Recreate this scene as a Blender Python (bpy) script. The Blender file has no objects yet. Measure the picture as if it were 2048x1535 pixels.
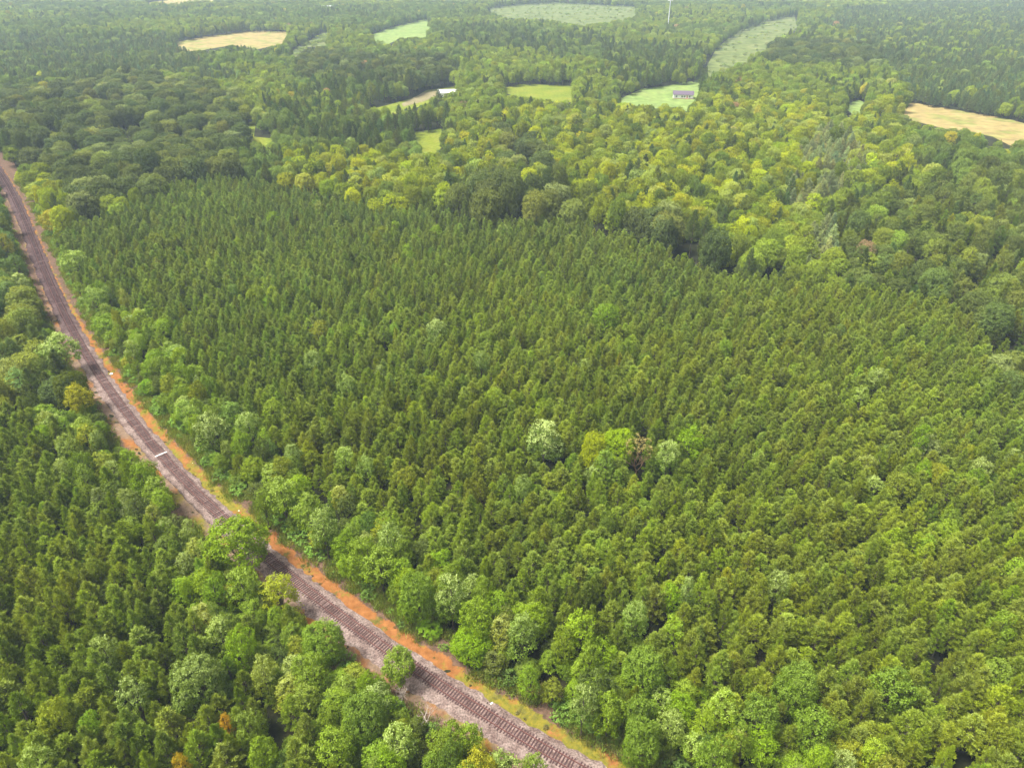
import bpy, math
import numpy as np

# ------------------------------------------------------------------ camera, light, exposure
SC = bpy.context.scene
COL = SC.collection
F, PITCH, CAM_H = 1420.0, math.radians(31.5), 108.0      # focal length in photo pixels (2048 wide)

cam = bpy.data.cameras.new('camera')
cam.sensor_width = 36.0
cam.lens = 36.0 * F / 2048.0
cam.clip_start = 1.0
cam.clip_end = 30000.0
cam_o = bpy.data.objects.new('camera', cam)
cam_o.location = (0, 0, CAM_H)
cam_o.rotation_euler = (math.pi / 2 - PITCH, 0, 0)
COL.objects.link(cam_o)
SC.camera = cam_o

SUN_ELEV, SUN_AZ = math.radians(63), math.radians(-95)   # azimuth from +Y (view direction), clockwise positive
world = bpy.data.worlds.new('World')
SC.world = world
world.use_nodes = True
wn = world.node_tree.nodes
sky = wn.new('ShaderNodeTexSky')
sky.sky_type = 'NISHITA'
sky.sun_disc = False
sky.sun_elevation = SUN_ELEV
sky.sun_rotation = SUN_AZ
sky.dust_density = 6.0
sky.air_density = 1.0
sky.ozone_density = 0.6
wn['Background'].inputs['Strength'].default_value = 0.05
hs = wn.new('ShaderNodeHueSaturation')                   # thin overcast: the sky is nearly grey
hs.inputs['Saturation'].default_value = 0.22
world.node_tree.links.new(sky.outputs[0], hs.inputs['Color'])
world.node_tree.links.new(hs.outputs[0], wn['Background'].inputs['Color'])

sun = bpy.data.lights.new('sun', 'SUN')
sun.energy = 1.5
sun.angle = math.radians(18)
sun.color = (1.0, 0.955, 0.88)
sun_o = bpy.data.objects.new('sun', sun)
sun_o.rotation_euler = (math.pi / 2 - SUN_ELEV, 0, math.pi - SUN_AZ)
sun_o.location = (0, 0, 300)
COL.objects.link(sun_o)

SC.view_settings.view_transform = 'Standard'
SC.view_settings.look = 'None'
SC.view_settings.gamma = 1.0
SC.view_settings.use_curve_mapping = False
SC.view_settings.exposure = 2.43
try:
    SC.cycles.max_bounces = 5
    SC.cycles.diffuse_bounces = 3
    SC.cycles.glossy_bounces = 1
    SC.cycles.transmission_bounces = 3
    SC.cycles.volume_bounces = 1
    SC.cycles.use_denoising = True
    SC.cycles.caustics_reflective = False
    SC.cycles.caustics_refractive = False
except Exception:
    pass

# ------------------------------------------------------------------ maths helpers
CP, SP = math.cos(PITCH), math.sin(PITCH)


def ground(px, py, z=0.0):
    """World x, y of the point at height z that photo pixel (px, py) looks at."""
    u = (np.asarray(px, float) - 1024) / F
    v = (np.asarray(py, float) - 767.5) / F
    dy = CP - v * SP
    dz = -SP - v * CP
    dz = np.minimum(dz, -0.004)
    t = (z - CAM_H) / dz
    return u * t, dy * t


def project(x, y, z):
    x, y, z = (np.asarray(a, float) for a in (x, y, z))
    h = z - CAM_H
    dep = y * CP - h * SP
    dwn = -y * SP - h * CP
    dep_s = np.maximum(dep, 1e-3)
    return 1024 + F * x / dep_s, 767.5 + F * dwn / dep_s, dep


def inside(px, py, poly):
    poly = np.asarray(poly, float)
    px, py = np.asarray(px), np.asarray(py)
    c = np.zeros(px.shape, bool)
    j = len(poly) - 1
    for i in range(len(poly)):
        xi, yi = poly[i]
        xj, yj = poly[j]
        if yi != yj:
            cond = ((yi > py) != (yj > py)) & (px < (xj - xi) * (py - yi) / (yj - yi) + xi)
            c ^= cond
        j = i
    return c


def world_poly(pts, z):
    return np.array([[float(a) for a in ground(x, y, z)] for x, y in pts])


def vnoise(x, y, seed=0):
    """Smooth value noise in 0..1."""
    xi, yi = np.floor(x).astype(np.int64), np.floor(y).astype(np.int64)
    fx, fy = x - xi, y - yi
    fx, fy = fx * fx * (3 - 2 * fx), fy * fy * (3 - 2 * fy)

    def h(a, b):
        n = (a * 374761393 + b * 668265263 + seed * 974711) & 0x7fffffff
        n = ((n ^ (n >> 13)) * 1274126177) & 0x7fffffff
        return ((n ^ (n >> 16)) & 0xffff) / 65535.0
    a = h(xi, yi) * (1 - fx) + h(xi + 1, yi) * fx
    b = h(xi, yi + 1) * (1 - fx) + h(xi + 1, yi + 1) * fx
    return a * (1 - fy) + b * fy


def unit(v):
    return v / np.maximum(np.linalg.norm(v, axis=-1, keepdims=True), 1e-9)


# ------------------------------------------------------------------ materials
def new_mat(name):
    m = bpy.data.materials.new(name)
    m.use_nodes = True
    n = m.node_tree.nodes
    for x in list(n):
        if x.type != 'OUTPUT_MATERIAL':
            n.remove(x)
    out = [x for x in n if x.type == 'OUTPUT_MATERIAL'][0]
    return m, n, m.node_tree.links, out


def plain(name, col, rough=0.8, var=0.25, scale=3.0, metal=0.0):
    m, n, l, out = new_mat(name)
    b = n.new('ShaderNodeBsdfPrincipled')
    b.inputs['Roughness'].default_value = rough
    b.inputs['Metallic'].default_value = metal
    tc = n.new('ShaderNodeTexCoord')
    nz = n.new('ShaderNodeTexNoise')
    nz.inputs['Scale'].default_value = scale
    nz.inputs['Detail'].default_value = 5
    l.new(tc.outputs['Object'], nz.inputs['Vector'])
    r = n.new('ShaderNodeMapRange')
    r.inputs['From Min'].default_value = 0.3
    r.inputs['From Max'].default_value = 0.7
    r.inputs['To Min'].default_value = 1 - var
    r.inputs['To Max'].default_value = 1 + var
    l.new(nz.outputs['Fac'], r.inputs['Value'])
    mx = n.new('ShaderNodeVectorMath')
    mx.operation = 'SCALE'
    mx.inputs[0].default_value = col
    l.new(r.outputs[0], mx.inputs['Scale'])
    l.new(mx.outputs[0], b.inputs['Base Color'])
    l.new(b.outputs[0], out.inputs['Surface'])
    return m


TONE_GAIN = 1.4


def foliage(name, trans=0.3, pale=(0.34, 0.36, 0.22), gloss=0.05):
    """Leaf colour = the tree's own tone, varied leaf by leaf; new pale shoots where a tree has them."""
    m, n, l, out = new_mat(name)
    tone = n.new('ShaderNodeAttribute')
    tone.attribute_type = 'INSTANCER'
    tone.attribute_name = 'tone'
    pl = n.new('ShaderNodeAttribute')
    pl.attribute_type = 'INSTANCER'
    pl.attribute_name = 'pale'
    leaf = n.new('ShaderNodeAttribute')
    leaf.attribute_type = 'GEOMETRY'
    leaf.attribute_name = 'leaf'
    sep = n.new('ShaderNodeSeparateColor')
    l.new(leaf.outputs['Color'], sep.inputs[0])
    sc = n.new('ShaderNodeMapRange')
    sc.inputs['To Min'].default_value = 0.62
    sc.inputs['To Max'].default_value = 1.38
    l.new(sep.outputs[0], sc.inputs['Value'])
    v = n.new('ShaderNodeVectorMath')
    v.operation = 'SCALE'
    gain = n.new('ShaderNodeVectorMath')
    gain.operation = 'SCALE'
    gain.inputs['Scale'].default_value = TONE_GAIN
    l.new(tone.outputs['Color'], gain.inputs[0])
    l.new(gain.outputs[0], v.inputs[0])
    l.new(sc.outputs[0], v.inputs['Scale'])
    pm = n.new('ShaderNodeMath')
    pm.operation = 'MULTIPLY'
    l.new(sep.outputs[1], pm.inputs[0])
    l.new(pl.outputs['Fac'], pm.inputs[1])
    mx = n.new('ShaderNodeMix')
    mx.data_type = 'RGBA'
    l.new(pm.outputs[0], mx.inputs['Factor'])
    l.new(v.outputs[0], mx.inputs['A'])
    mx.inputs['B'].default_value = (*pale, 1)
    df = n.new('ShaderNodeBsdfDiffuse')
    tr = n.new('ShaderNodeBsdfTranslucent')
    l.new(mx.outputs['Result'], df.inputs['Color'])
    through = n.new('ShaderNodeVectorMath')                # light passing the leaf comes out yellower
    through.operation = 'MULTIPLY'
    through.inputs[1].default_value = (trans * 1.1, trans, trans * 0.45)
    l.new(mx.outputs['Result'], through.inputs[0])
    l.new(through.outputs[0], tr.inputs['Color'])
    m1 = n.new('ShaderNodeAddShader')
    l.new(df.outputs[0], m1.inputs[0])
    l.new(tr.outputs[0], m1.inputs[1])
    gl = n.new('ShaderNodeBsdfGlossy')
    gl.inputs['Roughness'].default_value = 0.45
    gl.inputs['Color'].default_value = (0.9, 0.95, 0.9, 1)
    m2 = n.new('ShaderNodeMixShader')
    m2.inputs[0].default_value = gloss
    l.new(m1.outputs[0], m2.inputs[1])
    l.new(gl.outputs[0], m2.inputs[2])
    l.new(m2.outputs[0], out.inputs['Surface'])
    return m


def earth(name, stops, scale=0.08, detail=8, fine=2.0, rough=1.0, bump=0.0, bscale=3.0, grain=0.28):
    """Mottled ground: noise through a colour ramp."""
    m, n, l, out = new_mat(name)
    b = n.new('ShaderNodeBsdfPrincipled')
    b.inputs['Roughness'].default_value = rough
    b.inputs['Specular IOR Level'].default_value = 0.1
    tc = n.new('ShaderNodeTexCoord')
    a = n.new('ShaderNodeTexNoise')
    a.inputs['Scale'].default_value = scale
    a.inputs['Detail'].default_value = detail
    a.inputs['Roughness'].default_value = 0.62
    l.new(tc.outputs['Object'], a.inputs['Vector'])
    r = n.new('ShaderNodeValToRGB')
    els = r.color_ramp.elements
    while len(els) < len(stops):
        els.new(0.5)
    for e, (p, c) in zip(els, stops):
        e.position = p
        e.color = (*c, 1)
    l.new(a.outputs['Fac'], r.inputs[0])
    f = n.new('ShaderNodeTexNoise')
    f.inputs['Scale'].default_value = fine
    f.inputs['Detail'].default_value = 4
    l.new(tc.outputs['Object'], f.inputs['Vector'])
    mr = n.new('ShaderNodeMapRange')
    mr.inputs['From Min'].default_value = 0.3
    mr.inputs['From Max'].default_value = 0.7
    mr.inputs['To Min'].default_value = 1 - grain
    mr.inputs['To Max'].default_value = 1 + grain
    l.new(f.outputs['Fac'], mr.inputs['Value'])
    s = n.new('ShaderNodeVectorMath')
    s.operation = 'SCALE'
    l.new(r.outputs[0], s.inputs[0])
    l.new(mr.outputs[0], s.inputs['Scale'])
    l.new(s.outputs[0], b.inputs['Base Color'])
    if bump:
        bp = n.new('ShaderNodeBump')
        bp.inputs['Strength'].default_value = bump
        bp.inputs['Distance'].default_value = 0.1
        bz = n.new('ShaderNodeTexNoise')
        bz.inputs['Scale'].default_value = bscale
        bz.inputs['Detail'].default_value = 3
        l.new(tc.outputs['Object'], bz.inputs['Vector'])
        l.new(bz.outputs['Fac'], bp.inputs['Height'])
        l.new(bp.outputs[0], b.inputs['Normal'])
    l.new(b.outputs[0], out.inputs['Surface'])
    return m


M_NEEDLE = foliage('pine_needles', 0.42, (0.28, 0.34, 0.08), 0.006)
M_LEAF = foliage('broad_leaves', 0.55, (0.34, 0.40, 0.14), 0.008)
M_BARK = plain('bark', (0.10, 0.075, 0.055), 0.95, 0.4, 4)
M_DEADWOOD = plain('dead_wood', (0.36, 0.30, 0.25), 0.9, 0.25, 3)
M_BROWNWOOD = plain('brown_wood', (0.24, 0.14, 0.07), 0.9, 0.25, 3)
M_FLOOR = earth('forest_floor', [(0.3, (0.014, 0.012, 0.007)), (0.5, (0.02, 0.024, 0.008)), (0.7, (0.034, 0.026, 0.014))], 0.15)
M_BALLAST = earth('ballast_stone', [(0.34, (0.105, 0.070, 0.060)), (0.5, (0.160, 0.116, 0.100)), (0.66, (0.225, 0.172, 0.148))], 0.5, 12, 3.2, 1.0, 1.0, 4.0, 0.5)
M_TIE = plain('tie_wood', (0.05, 0.022, 0.022), 0.9, 0.45, 2.0)
M_TIE_PALE = plain('pale_tie', (0.55, 0.52, 0.50), 0.9, 0.2, 2.0)
M_TIE_GREY = plain('greyed_tie', (0.14, 0.09, 0.085), 0.9, 0.3, 2.0)
M_RAIL = plain('rusty_rail', (0.13, 0.05, 0.04), 0.55, 0.25, 1.5, 0.2)
M_WHITE = plain('white_paint', (0.80, 0.80, 0.78), 0.6, 0.06, 0.8)
M_ROOF = plain('purple_grey_shingle', (0.10, 0.075, 0.105), 0.9, 0.15, 2.0)
M_ROOFW = plain('white_metal_roof', (0.78, 0.77, 0.79), 0.4, 0.05, 0.6)
M_WINDOW = plain('dark_window', (0.05, 0.06, 0.08), 0.2, 0.1, 1.0)
M_BRICK = plain('red_brick', (0.40, 0.20, 0.13), 0.9, 0.2, 4)
M_STEEL = plain('galvanised_steel', (0.72, 0.73, 0.75), 0.5, 0.05, 1.0)
M_ROCK = plain('brown_stone', (0.10, 0.06, 0.04), 0.95, 0.4, 3.0)
M_PALEROCK = plain('white_stone', (0.75, 0.73, 0.70), 0.9, 0.1, 3.0)

# ------------------------------------------------------------------ object helpers
def mesh_from(name, verts, faces, mats, mat_idx=None, leaf=None, smooth=False):
    me = bpy.data.meshes.new(name)
    verts = np.asarray(verts, np.float32)
    if isinstance(faces, np.ndarray):
        nf, k = faces.shape
        me.vertices.add(len(verts))
        me.vertices.foreach_set('co', verts.ravel())
        me.loops.add(nf * k)
        me.loops.foreach_set('vertex_index', faces.astype(np.int32).ravel())
        me.polygons.add(nf)
        me.polygons.foreach_set('loop_start', np.arange(0, nf * k, k, dtype=np.int32))
    else:
        me.from_pydata([tuple(v) for v in verts], [], faces)
    for m in mats:
        me.materials.append(m)
    if mat_idx is not None:
        me.polygons.foreach_set('material_index', np.asarray(mat_idx, np.int32))
    if leaf is not None:
        a = me.attributes.new('leaf', 'FLOAT_COLOR', 'POINT')
        a.data.foreach_set('color', np.asarray(leaf, np.float32).ravel())
    me.update(calc_edges=True)
    if smooth:
        me.polygons.foreach_set('use_smooth', np.ones(len(me.polygons), bool))
    return me


def link(name, me, parent=None, loc=None):
    o = bpy.data.objects.new(name, me)
    COL.objects.link(o)
    if parent is not None:
        o.parent = parent
    if loc is not None:
        o.location = loc
    return o


def tag(o, label=None, cat=None, group=None, kind=None):
    if label:
        o['label'] = label
    if cat:
        o['category'] = cat
    if group:
        o['group'] = group
    if kind:
        o['kind'] = kind
    return o


def boxes(bs):
    """Axis-aligned boxes (x0,x1,y0,y1,z0,z1) in one vertex list."""
    V, Q = [], []
    for (a, b, c, d, e, f) in bs:
        k = len(V)
        V += [(a, c, e), (b, c, e), (b, d, e), (a, d, e), (a, c, f), (b, c, f), (b, d, f), (a, d, f)]
        Q += [[k, k + 3, k + 2, k + 1], [k + 4, k + 5, k + 6, k + 7], [k, k + 1, k + 5, k + 4], [k + 1, k + 2, k + 6, k + 5],
              [k + 2, k + 3, k + 7, k + 6], [k + 3, k, k + 4, k + 7]]
    return V, Q


def tubes(segs, sides=6):
    """Tapered tubes (p0, p1, r0, r1) as verts and quads."""
    V, Q = [], []
    for p0, p1, r0, r1 in segs:
        p0, p1 = np.asarray(p0, float), np.asarray(p1, float)
        d = unit(p1 - p0)
        a = np.array([1.0, 0, 0]) if abs(d[0]) < 0.8 else np.array([0, 1.0, 0])
        u = unit(np.cross(d, a))
        w = np.cross(d, u)
        k = len(V)
        for p, r in ((p0, r0), (p1, r1)):
            for i in range(sides):
                t = 2 * math.pi * i / sides
                V.append(p + r * (math.cos(t) * u + math.sin(t) * w))
        for i in range(sides):
            j = (i + 1) % sides
            Q.append((k + i, k + j, k + sides + j, k + sides + i))
    return np.array(V), np.array(Q)


# ------------------------------------------------------------------ tree builders
def kites(base, tip, width, up):
    """Leaf-sized four-cornered blades from base to tip."""
    d = tip - base
    s = unit(np.cross(d, up)) * width[:, None]
    mid = base + d * 0.55
    lift = unit(np.cross(s, d)) * (width[:, None] * 0.25)
    V = np.stack([base, mid + s + lift, tip, mid - s + lift], axis=1).reshape(-1, 3)
    Q = np.arange(len(base) * 4).reshape(-1, 4)
    return V, Q


def pine_mesh(seed, H=13.0, R=2.2, base=0.25, droop=0.0):
    r = np.random.default_rng(seed)
    z0 = H * base
    segs = []
    lean = r.normal(0, 0.12, 2)
    top = np.array([lean[0], lean[1], H * 0.97])
    segs.append((np.array([0, 0, -0.3]), top * 0.5, 0.17, 0.11))
    segs.append((top * 0.5, top, 0.11, 0.03))
    P, A, Tn, Bt = [], [], [], []
    z = z0
    ang0 = r.uniform(0, 6.28)
    lop = r.normal(0, 0.12, 8)
    while z < H - 0.35:
        t = (z - z0) / (H - z0)
        rad = R * min(1.0, 0.70 + 1.2 * t) * max(0.0, 1 - t ** 1.1) ** 0.88 * 1.14 + 0.06
        nb = 5 if t < 0.75 else 4
        ang0 += r.uniform(0.4, 1.2)
        for k in range(nb):
            a = ang0 + 6.283 * k / nb + r.normal(0, 0.22)
            L = rad * r.uniform(0.72, 1.18) * (1 + lop[int((a % 6.283) / 0.7855) % 8])
            el = math.radians(4 + 52 * t ** 1.3 + r.normal(0, 7) - droop)
            o = np.array([lean[0] * z / H, lean[1] * z / H, z + r.normal(0, 0.12)])
            d = np.array([math.cos(a) * math.cos(el), math.sin(a) * math.cos(el), math.sin(el)])
            nt = max(2, int(L / 0.34))
            btint = r.uniform(0.0, 1.0)
            for i in range(nt):
                s = (0.42 + 0.58 * (i + 1) / nt) if nt > 2 else (0.5 + 0.5 * i)
                p = o + d * (L * s)
                p[2] += 0.16 * L * s * s
                side = np.array([-math.sin(a), math.cos(a), 0])
                p = p + side * r.normal(0, 0.14 + 0.06 * L * (1.1 - s)) + np.array([0, 0, r.normal(0, 0.07)])
                P.append(p)
                A.append(unit(d * 0.62 + np.array([0, 0, 0.85])))
                Tn.append(s)
                Bt.append(btint)
            if L > 0.9:
                tip = o + d * (L * 0.85)
                tip[2] += 0.16 * L * 0.7
                segs.append((o, tip, 0.035, 0.012))
        z += r.uniform(0.42, 0.60)
    for k in range(3):
        P.append(top + np.array([0, 0, -0.25 + 0.28 * k]))
        A.append(np.array([0, 0, 1.0]))
        Tn.append(1.0)
        Bt.append(0.9)
    P, A, Tn = np.array(P), np.array(A), np.array(Tn)
    nb = 26
    n = len(P) * nb
    b = np.repeat(P, nb, 0) + r.normal(0, 0.08, (n, 3))
    dirs = unit(np.repeat(A, nb, 0) + r.normal(0, 0.50, (n, 3)))
    ln = r.uniform(0.30, 0.60, n)
    V, Q = kites(b, b + dirs * ln[:, None], r.uniform(0.030, 0.052, n), unit(r.normal(0, 1, (n, 3))))
    Bt = np.array(Bt)
    tint = np.clip(np.repeat(Bt * 0.55 + r.uniform(0, 0.25, len(P)), nb) + r.uniform(0, 0.2, n), 0, 1)
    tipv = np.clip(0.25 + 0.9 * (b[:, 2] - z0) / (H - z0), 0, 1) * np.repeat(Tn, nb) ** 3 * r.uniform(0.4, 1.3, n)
    leaf = np.repeat(np.stack([tint, tipv, np.zeros(n), np.ones(n)], 1), 4, 0)
    tv, tq = tubes(segs, 5)
    return (V, Q, leaf), (tv, tq)


def lobes_for(r, n, a, b, zc, lob, flat=0.0, up_only=-0.55):
    out = []
    ga = math.pi * (3 - math.sqrt(5))
    ph = r.uniform(0, 6.28)
    for i in range(n):
        cz = 1 - (i + 0.5) / n * (1 - up_only)
        s = math.sqrt(max(0, 1 - cz * cz))
        t = ga * i + ph + r.normal(0, 0.25)
        k = r.uniform(0.60, 0.80)
        out.append((np.array([a * k * s * math.cos(t), a * k * s * math.sin(t), zc + b * k * cz + r.normal(0, 0.08 * b)]),
                    lob * r.uniform(0.72, 1.22)))
    out.append((np.array([0, 0, zc]), lob * 1.2))
    return out


def broad_mesh(seed, H=12.0, W=7.0, clear=0.22, nl=16, lob=1.5, leaf_size=0.25, dens=11.0, taper=0.0, clump=0.42, spike=0.0):
    """Lobed crown: clusters of leaves over many lobes, on a trunk with limbs."""
    r = np.random.default_rng(seed)
    z0 = H * clear
    zc = (z0 + H) / 2
    b = (H - z0) / 2
    a = W / 2
    L = lobes_for(r, nl, a, b, zc, lob)
    if taper:
        L2 = []
        for c, q in L:
            k = 1 - taper * np.clip((c[2] - z0) / (H - z0) - 0.25, 0, 1)
            L2.append((np.array([c[0] * k, c[1] * k, c[2]]), q * (0.45 + 0.55 * k)))
        L = L2
    C = np.array([c for c, _ in L])
    Rr = np.array([q for _, q in L])
    P, Nn, tint, tip = [], [], [], []
    ctr = np.array([0, 0, zc - 0.15 * b])
    for i, (c, q) in enumerate(L):
        ncl = max(5, int(dens * q * q))
        d = unit(r.normal(0, 1, (ncl * 2, 3)))
        outw = unit(c - ctr)
        keep = (d @ outw > -0.45) & (d[:, 2] > -0.75)
        d = d[keep][:ncl]
        cc = c + d * (q * r.uniform(0.80, 1.06 + spike, (len(d), 1)))
        dist = np.linalg.norm(cc[:, None] - C[None], axis=2) / Rr[None]
        dist[:, i] = 9
        ok = dist.min(1) > 0.72
        cc, d = cc[ok], d[ok]
        m = 13
        lobtint = r.uniform(-0.12, 0.12)
        pp = np.repeat(cc, m, 0) + r.normal(0, clump * 0.55, (len(cc) * m, 3)) * np.array([1, 1, 0.75])
        P.append(pp)
        Nn.append(np.repeat(unit(d + np.array([0, 0, 0.45])), m, 0))
        tint.append(np.repeat(r.uniform(0.2, 0.8, len(cc)) + lobtint, m))
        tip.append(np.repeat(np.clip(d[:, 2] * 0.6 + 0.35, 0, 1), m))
    P, Nn = np.concatenate(P), np.concatenate(Nn)
    tint, tip = np.concatenate(tint), np.concatenate(tip)
    n = len(P)
    nor = unit(Nn + r.normal(0, 0.55, (n, 3)))
    tang = unit(np.cross(nor, unit(r.normal(0, 1, (n, 3)))))
    s = leaf_size * r.uniform(0.7, 1.35, n)
    V, Q = kites(P - tang * s[:, None] * 0.6, P + tang * s[:, None] * 0.6, s * 0.42, nor)
    tint = np.clip(tint * 0.65 + r.uniform(0, 0.35, n), 0, 1)
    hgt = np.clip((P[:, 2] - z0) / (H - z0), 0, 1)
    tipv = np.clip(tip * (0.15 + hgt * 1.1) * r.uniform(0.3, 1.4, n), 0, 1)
    leaf = np.repeat(np.stack([tint, tipv, np.zeros(n), np.ones(n)], 1), 4, 0)
    segs = [(np.array([0, 0, -0.3]), np.array([0, 0, z0 + 0.3 * b]), 0.022 * H, 0.015 * H),
            (np.array([0, 0, z0 + 0.3 * b]), np.array([0, 0, zc + 0.4 * b]), 0.015 * H, 0.006 * H)]
    for c, q in L[: min(len(L), 10)]:
        s0 = np.array([0, 0, z0 + r.uniform(0.0, 0.6) * b])
        segs.append((s0, s0 + (c - s0) * 0.85, 0.008 * H, 0.003 * H))
    return (V, Q, leaf), tubes(segs, 5)


def dead_segs(seed, H, spread=0.5, depth=4, r0=0.14, bushy=3):
    r = np.random.default_rng(seed)
    segs = []

    def grow(p, d, L, rad, k):
        q = p + d * L
        segs.append((p, q, rad, rad * 0.7))
        if k == 0:
            return
        for _ in range(bushy if k > 1 else bushy + 1):
            nd = unit(d + r.normal(0, spread, 3) + np.array([0, 0, 0.12]))
            grow(p + d * L * r.uniform(0.65, 1.0), nd, L * r.uniform(0.6, 0.85), rad * 0.6, k - 1)
    grow(np.array([0, 0, -0.3]), np.array([0, 0, 1.0]), H * 0.33, r0, depth)
    return segs


class Proto:
    def __init__(self, name, data, leafmat):
        (V, Q, leaf), (tv, tq) = data
        self.crown = mesh_from(name + '_crown', V, Q, [leafmat], leaf=leaf)
        self.trunk = mesh_from(name + '_trunk', tv, tq, [M_BARK])
        n = len(V)
        allv = np.concatenate([V, tv])
        allq = np.concatenate([Q, tq + n])
        lf = np.concatenate([leaf, np.tile([0.5, 0, 0, 1], (len(tv), 1))])
        mi = np.concatenate([np.zeros(len(Q), int), np.ones(len(tq), int)])
        self.whole = mesh_from(name, allv, allq, [leafmat, M_BARK], mat_idx=mi, leaf=lf)
        self.H = float(V[:, 2].max())
        self.W = float(2 * np.percentile(np.hypot(V[:, 0], V[:, 1]), 97))


PINES = [Proto('pine_shape', pine_mesh(100 + i, H=[9.5, 9, 10, 8.8, 9.7, 9.2][i], R=[2.0, 2.2, 1.9, 2.3, 2.1, 2.0][i],
                                       base=[0.18, 0.15, 0.2, 0.14, 0.17, 0.2][i]), M_NEEDLE) for i in range(6)]
OLD_PINES = [Proto('old_pine_shape', pine_mesh(150 + i, H=20, R=3.4, base=0.42, droop=8), M_NEEDLE) for i in range(3)]
LOWS = [Proto('low_tree_shape', broad_mesh(280 + i, H=9.5, W=7, nl=24, lob=1.5, clear=0.0, dens=18), M_LEAF) for i in range(2)]
OVALS = [Proto('oval_tree_shape', broad_mesh(200 + i, H=12, W=6.4 + 0.4 * i, nl=19 + i, lob=1.35, clear=0.10, dens=13), M_LEAF) for i in range(4)]
TALLS = [Proto('tall_tree_shape', broad_mesh(220 + i, H=15, W=6.4, nl=22, lob=1.3, taper=0.55, clear=0.08, spike=0.1), M_LEAF) for i in range(3)]
WIDES = [Proto('wide_tree_shape', broad_mesh(240 + i, H=13.5, W=11.5, nl=34 + 3 * i, lob=1.95, clear=0.05, leaf_size=0.28, dens=14), M_LEAF) for i in range(3)]
SHRUBS = [Proto('shrub_shape', broad_mesh(260 + i, H=2.2, W=2.4, nl=9, lob=0.55, clear=0.05, leaf_size=0.16, dens=26, clump=0.2), M_LEAF) for i in range(3)]
ALL = PINES + OLD_PINES + OVALS + TALLS + WIDES + SHRUBS + LOWS
KEY = {id(p): i for i, p in enumerate(ALL)}
I_PINE, I_OLD, I_OVAL, I_TALL, I_WIDE, I_SHRUB, I_LOW = (np.arange(len(a)) + o for a, o in zip(
    (PINES, OLD_PINES, OVALS, TALLS, WIDES, SHRUBS, LOWS), np.cumsum([0, len(PINES), len(OLD_PINES), len(OVALS), len(TALLS), len(WIDES), len(SHRUBS)])))
PH = np.array([p.H for p in ALL])
PW = np.array([p.W for p in ALL])

proto_col = bpy.data.collections.new('tree_shapes')        # not linked to the scene: only the meshes are used
for i, p in enumerate(ALL):
    proto_col.objects.link(bpy.data.objects.new('shape_%03d' % i, p.whole))


def scatter_nodes(coll):
    ng = bpy.data.node_groups.new('scatter', 'GeometryNodeTree')
    ng.interface.new_socket('Geometry', in_out='INPUT', socket_type='NodeSocketGeometry')
    ng.interface.new_socket('Geometry', in_out='OUTPUT', socket_type='NodeSocketGeometry')
    n, l = ng.nodes, ng.links
    gi, go = n.new('NodeGroupInput'), n.new('NodeGroupOutput')
    ci = n.new('GeometryNodeCollectionInfo')
    ci.inputs['Collection'].default_value = coll
    ci.inputs['Separate Children'].default_value = True
    ci.inputs['Reset Children'].default_value = True
    ip = n.new('GeometryNodeInstanceOnPoints')
    ip.inputs['Pick Instance'].default_value = True

    def attr(name, typ):
        a = n.new('GeometryNodeInputNamedAttribute')
        a.data_type = typ
        a.inputs['Name'].default_value = name
        return a.outputs[0]
    l.new(gi.outputs[0], ip.inputs['Points'])
    l.new(ci.outputs[0], ip.inputs['Instance'])
    l.new(attr('shape', 'INT'), ip.inputs['Instance Index'])
    l.new(attr('turn', 'FLOAT_VECTOR'), ip.inputs['Rotation'])
    l.new(attr('size', 'FLOAT_VECTOR'), ip.inputs['Scale'])
    l.new(ip.outputs[0], go.inputs[0])
    return ng


SCATTER = scatter_nodes(proto_col)


def scatter(name, pos, shape, rot, size, tone, pale, ng=None):
    me = bpy.data.meshes.new(name)
    me.vertices.add(len(pos))
    me.vertices.foreach_set('co', np.asarray(pos, np.float32).ravel())

    def put(n, typ, arr, field):
        me.attributes.new(n, typ, 'POINT').data.foreach_set(field, np.ascontiguousarray(arr).ravel())
    put('shape', 'INT', np.asarray(shape, np.int32), 'value')
    put('turn', 'FLOAT_VECTOR', np.asarray(rot, np.float32), 'vector')
    put('size', 'FLOAT_VECTOR', np.asarray(size, np.float32), 'vector')
    put('tone', 'FLOAT_COLOR', np.concatenate([tone, np.ones((len(tone), 1))], 1).astype(np.float32), 'color')
    put('pale', 'FLOAT', np.asarray(pale, np.float32), 'value')
    o = link(name, me)
    md = o.modifiers.new('scatter', 'NODES')
    md.node_group = ng or SCATTER
    return o


# ------------------------------------------------------------------ ground, fields
g = 13000.0
V = [(-g, -600, 0), (g, -600, 0), (g, 14000, 0), (-g, 14000, 0)]
tag(link('ground', mesh_from('ground', V, [[0, 1, 2, 3]], [M_FLOOR])), kind='structure')

HAY = [(0.32, (0.21, 0.175, 0.06)), (0.48, (0.25, 0.19, 0.075)), (0.6, (0.15, 0.165, 0.04)), (0.7, (0.22, 0.18, 0.07))]
LAWN = [(0.3, (0.11, 0.17, 0.04)), (0.5, (0.15, 0.205, 0.055)), (0.7, (0.17, 0.21, 0.06))]
ROUGH = [(0.3, (0.06, 0.085, 0.02)), (0.5, (0.10, 0.125, 0.035)), (0.7, (0.15, 0.155, 0.06))]
M_HAY = earth('hay_stubble', HAY, 0.035, 10, 0.12)
M_LAWN = earth('lawn_grass', LAWN, 0.04, 10, 0.15)
M_ROUGH = earth('rough_grass', ROUGH, 0.05, 10, 0.10)
M_LAWN_B = earth('bright_lawn', [(0.3, (0.085, 0.125, 0.010)), (0.5, (0.13, 0.16, 0.013)), (0.7, (0.165, 0.17, 0.02))], 0.05, 8, 0.5)
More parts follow.
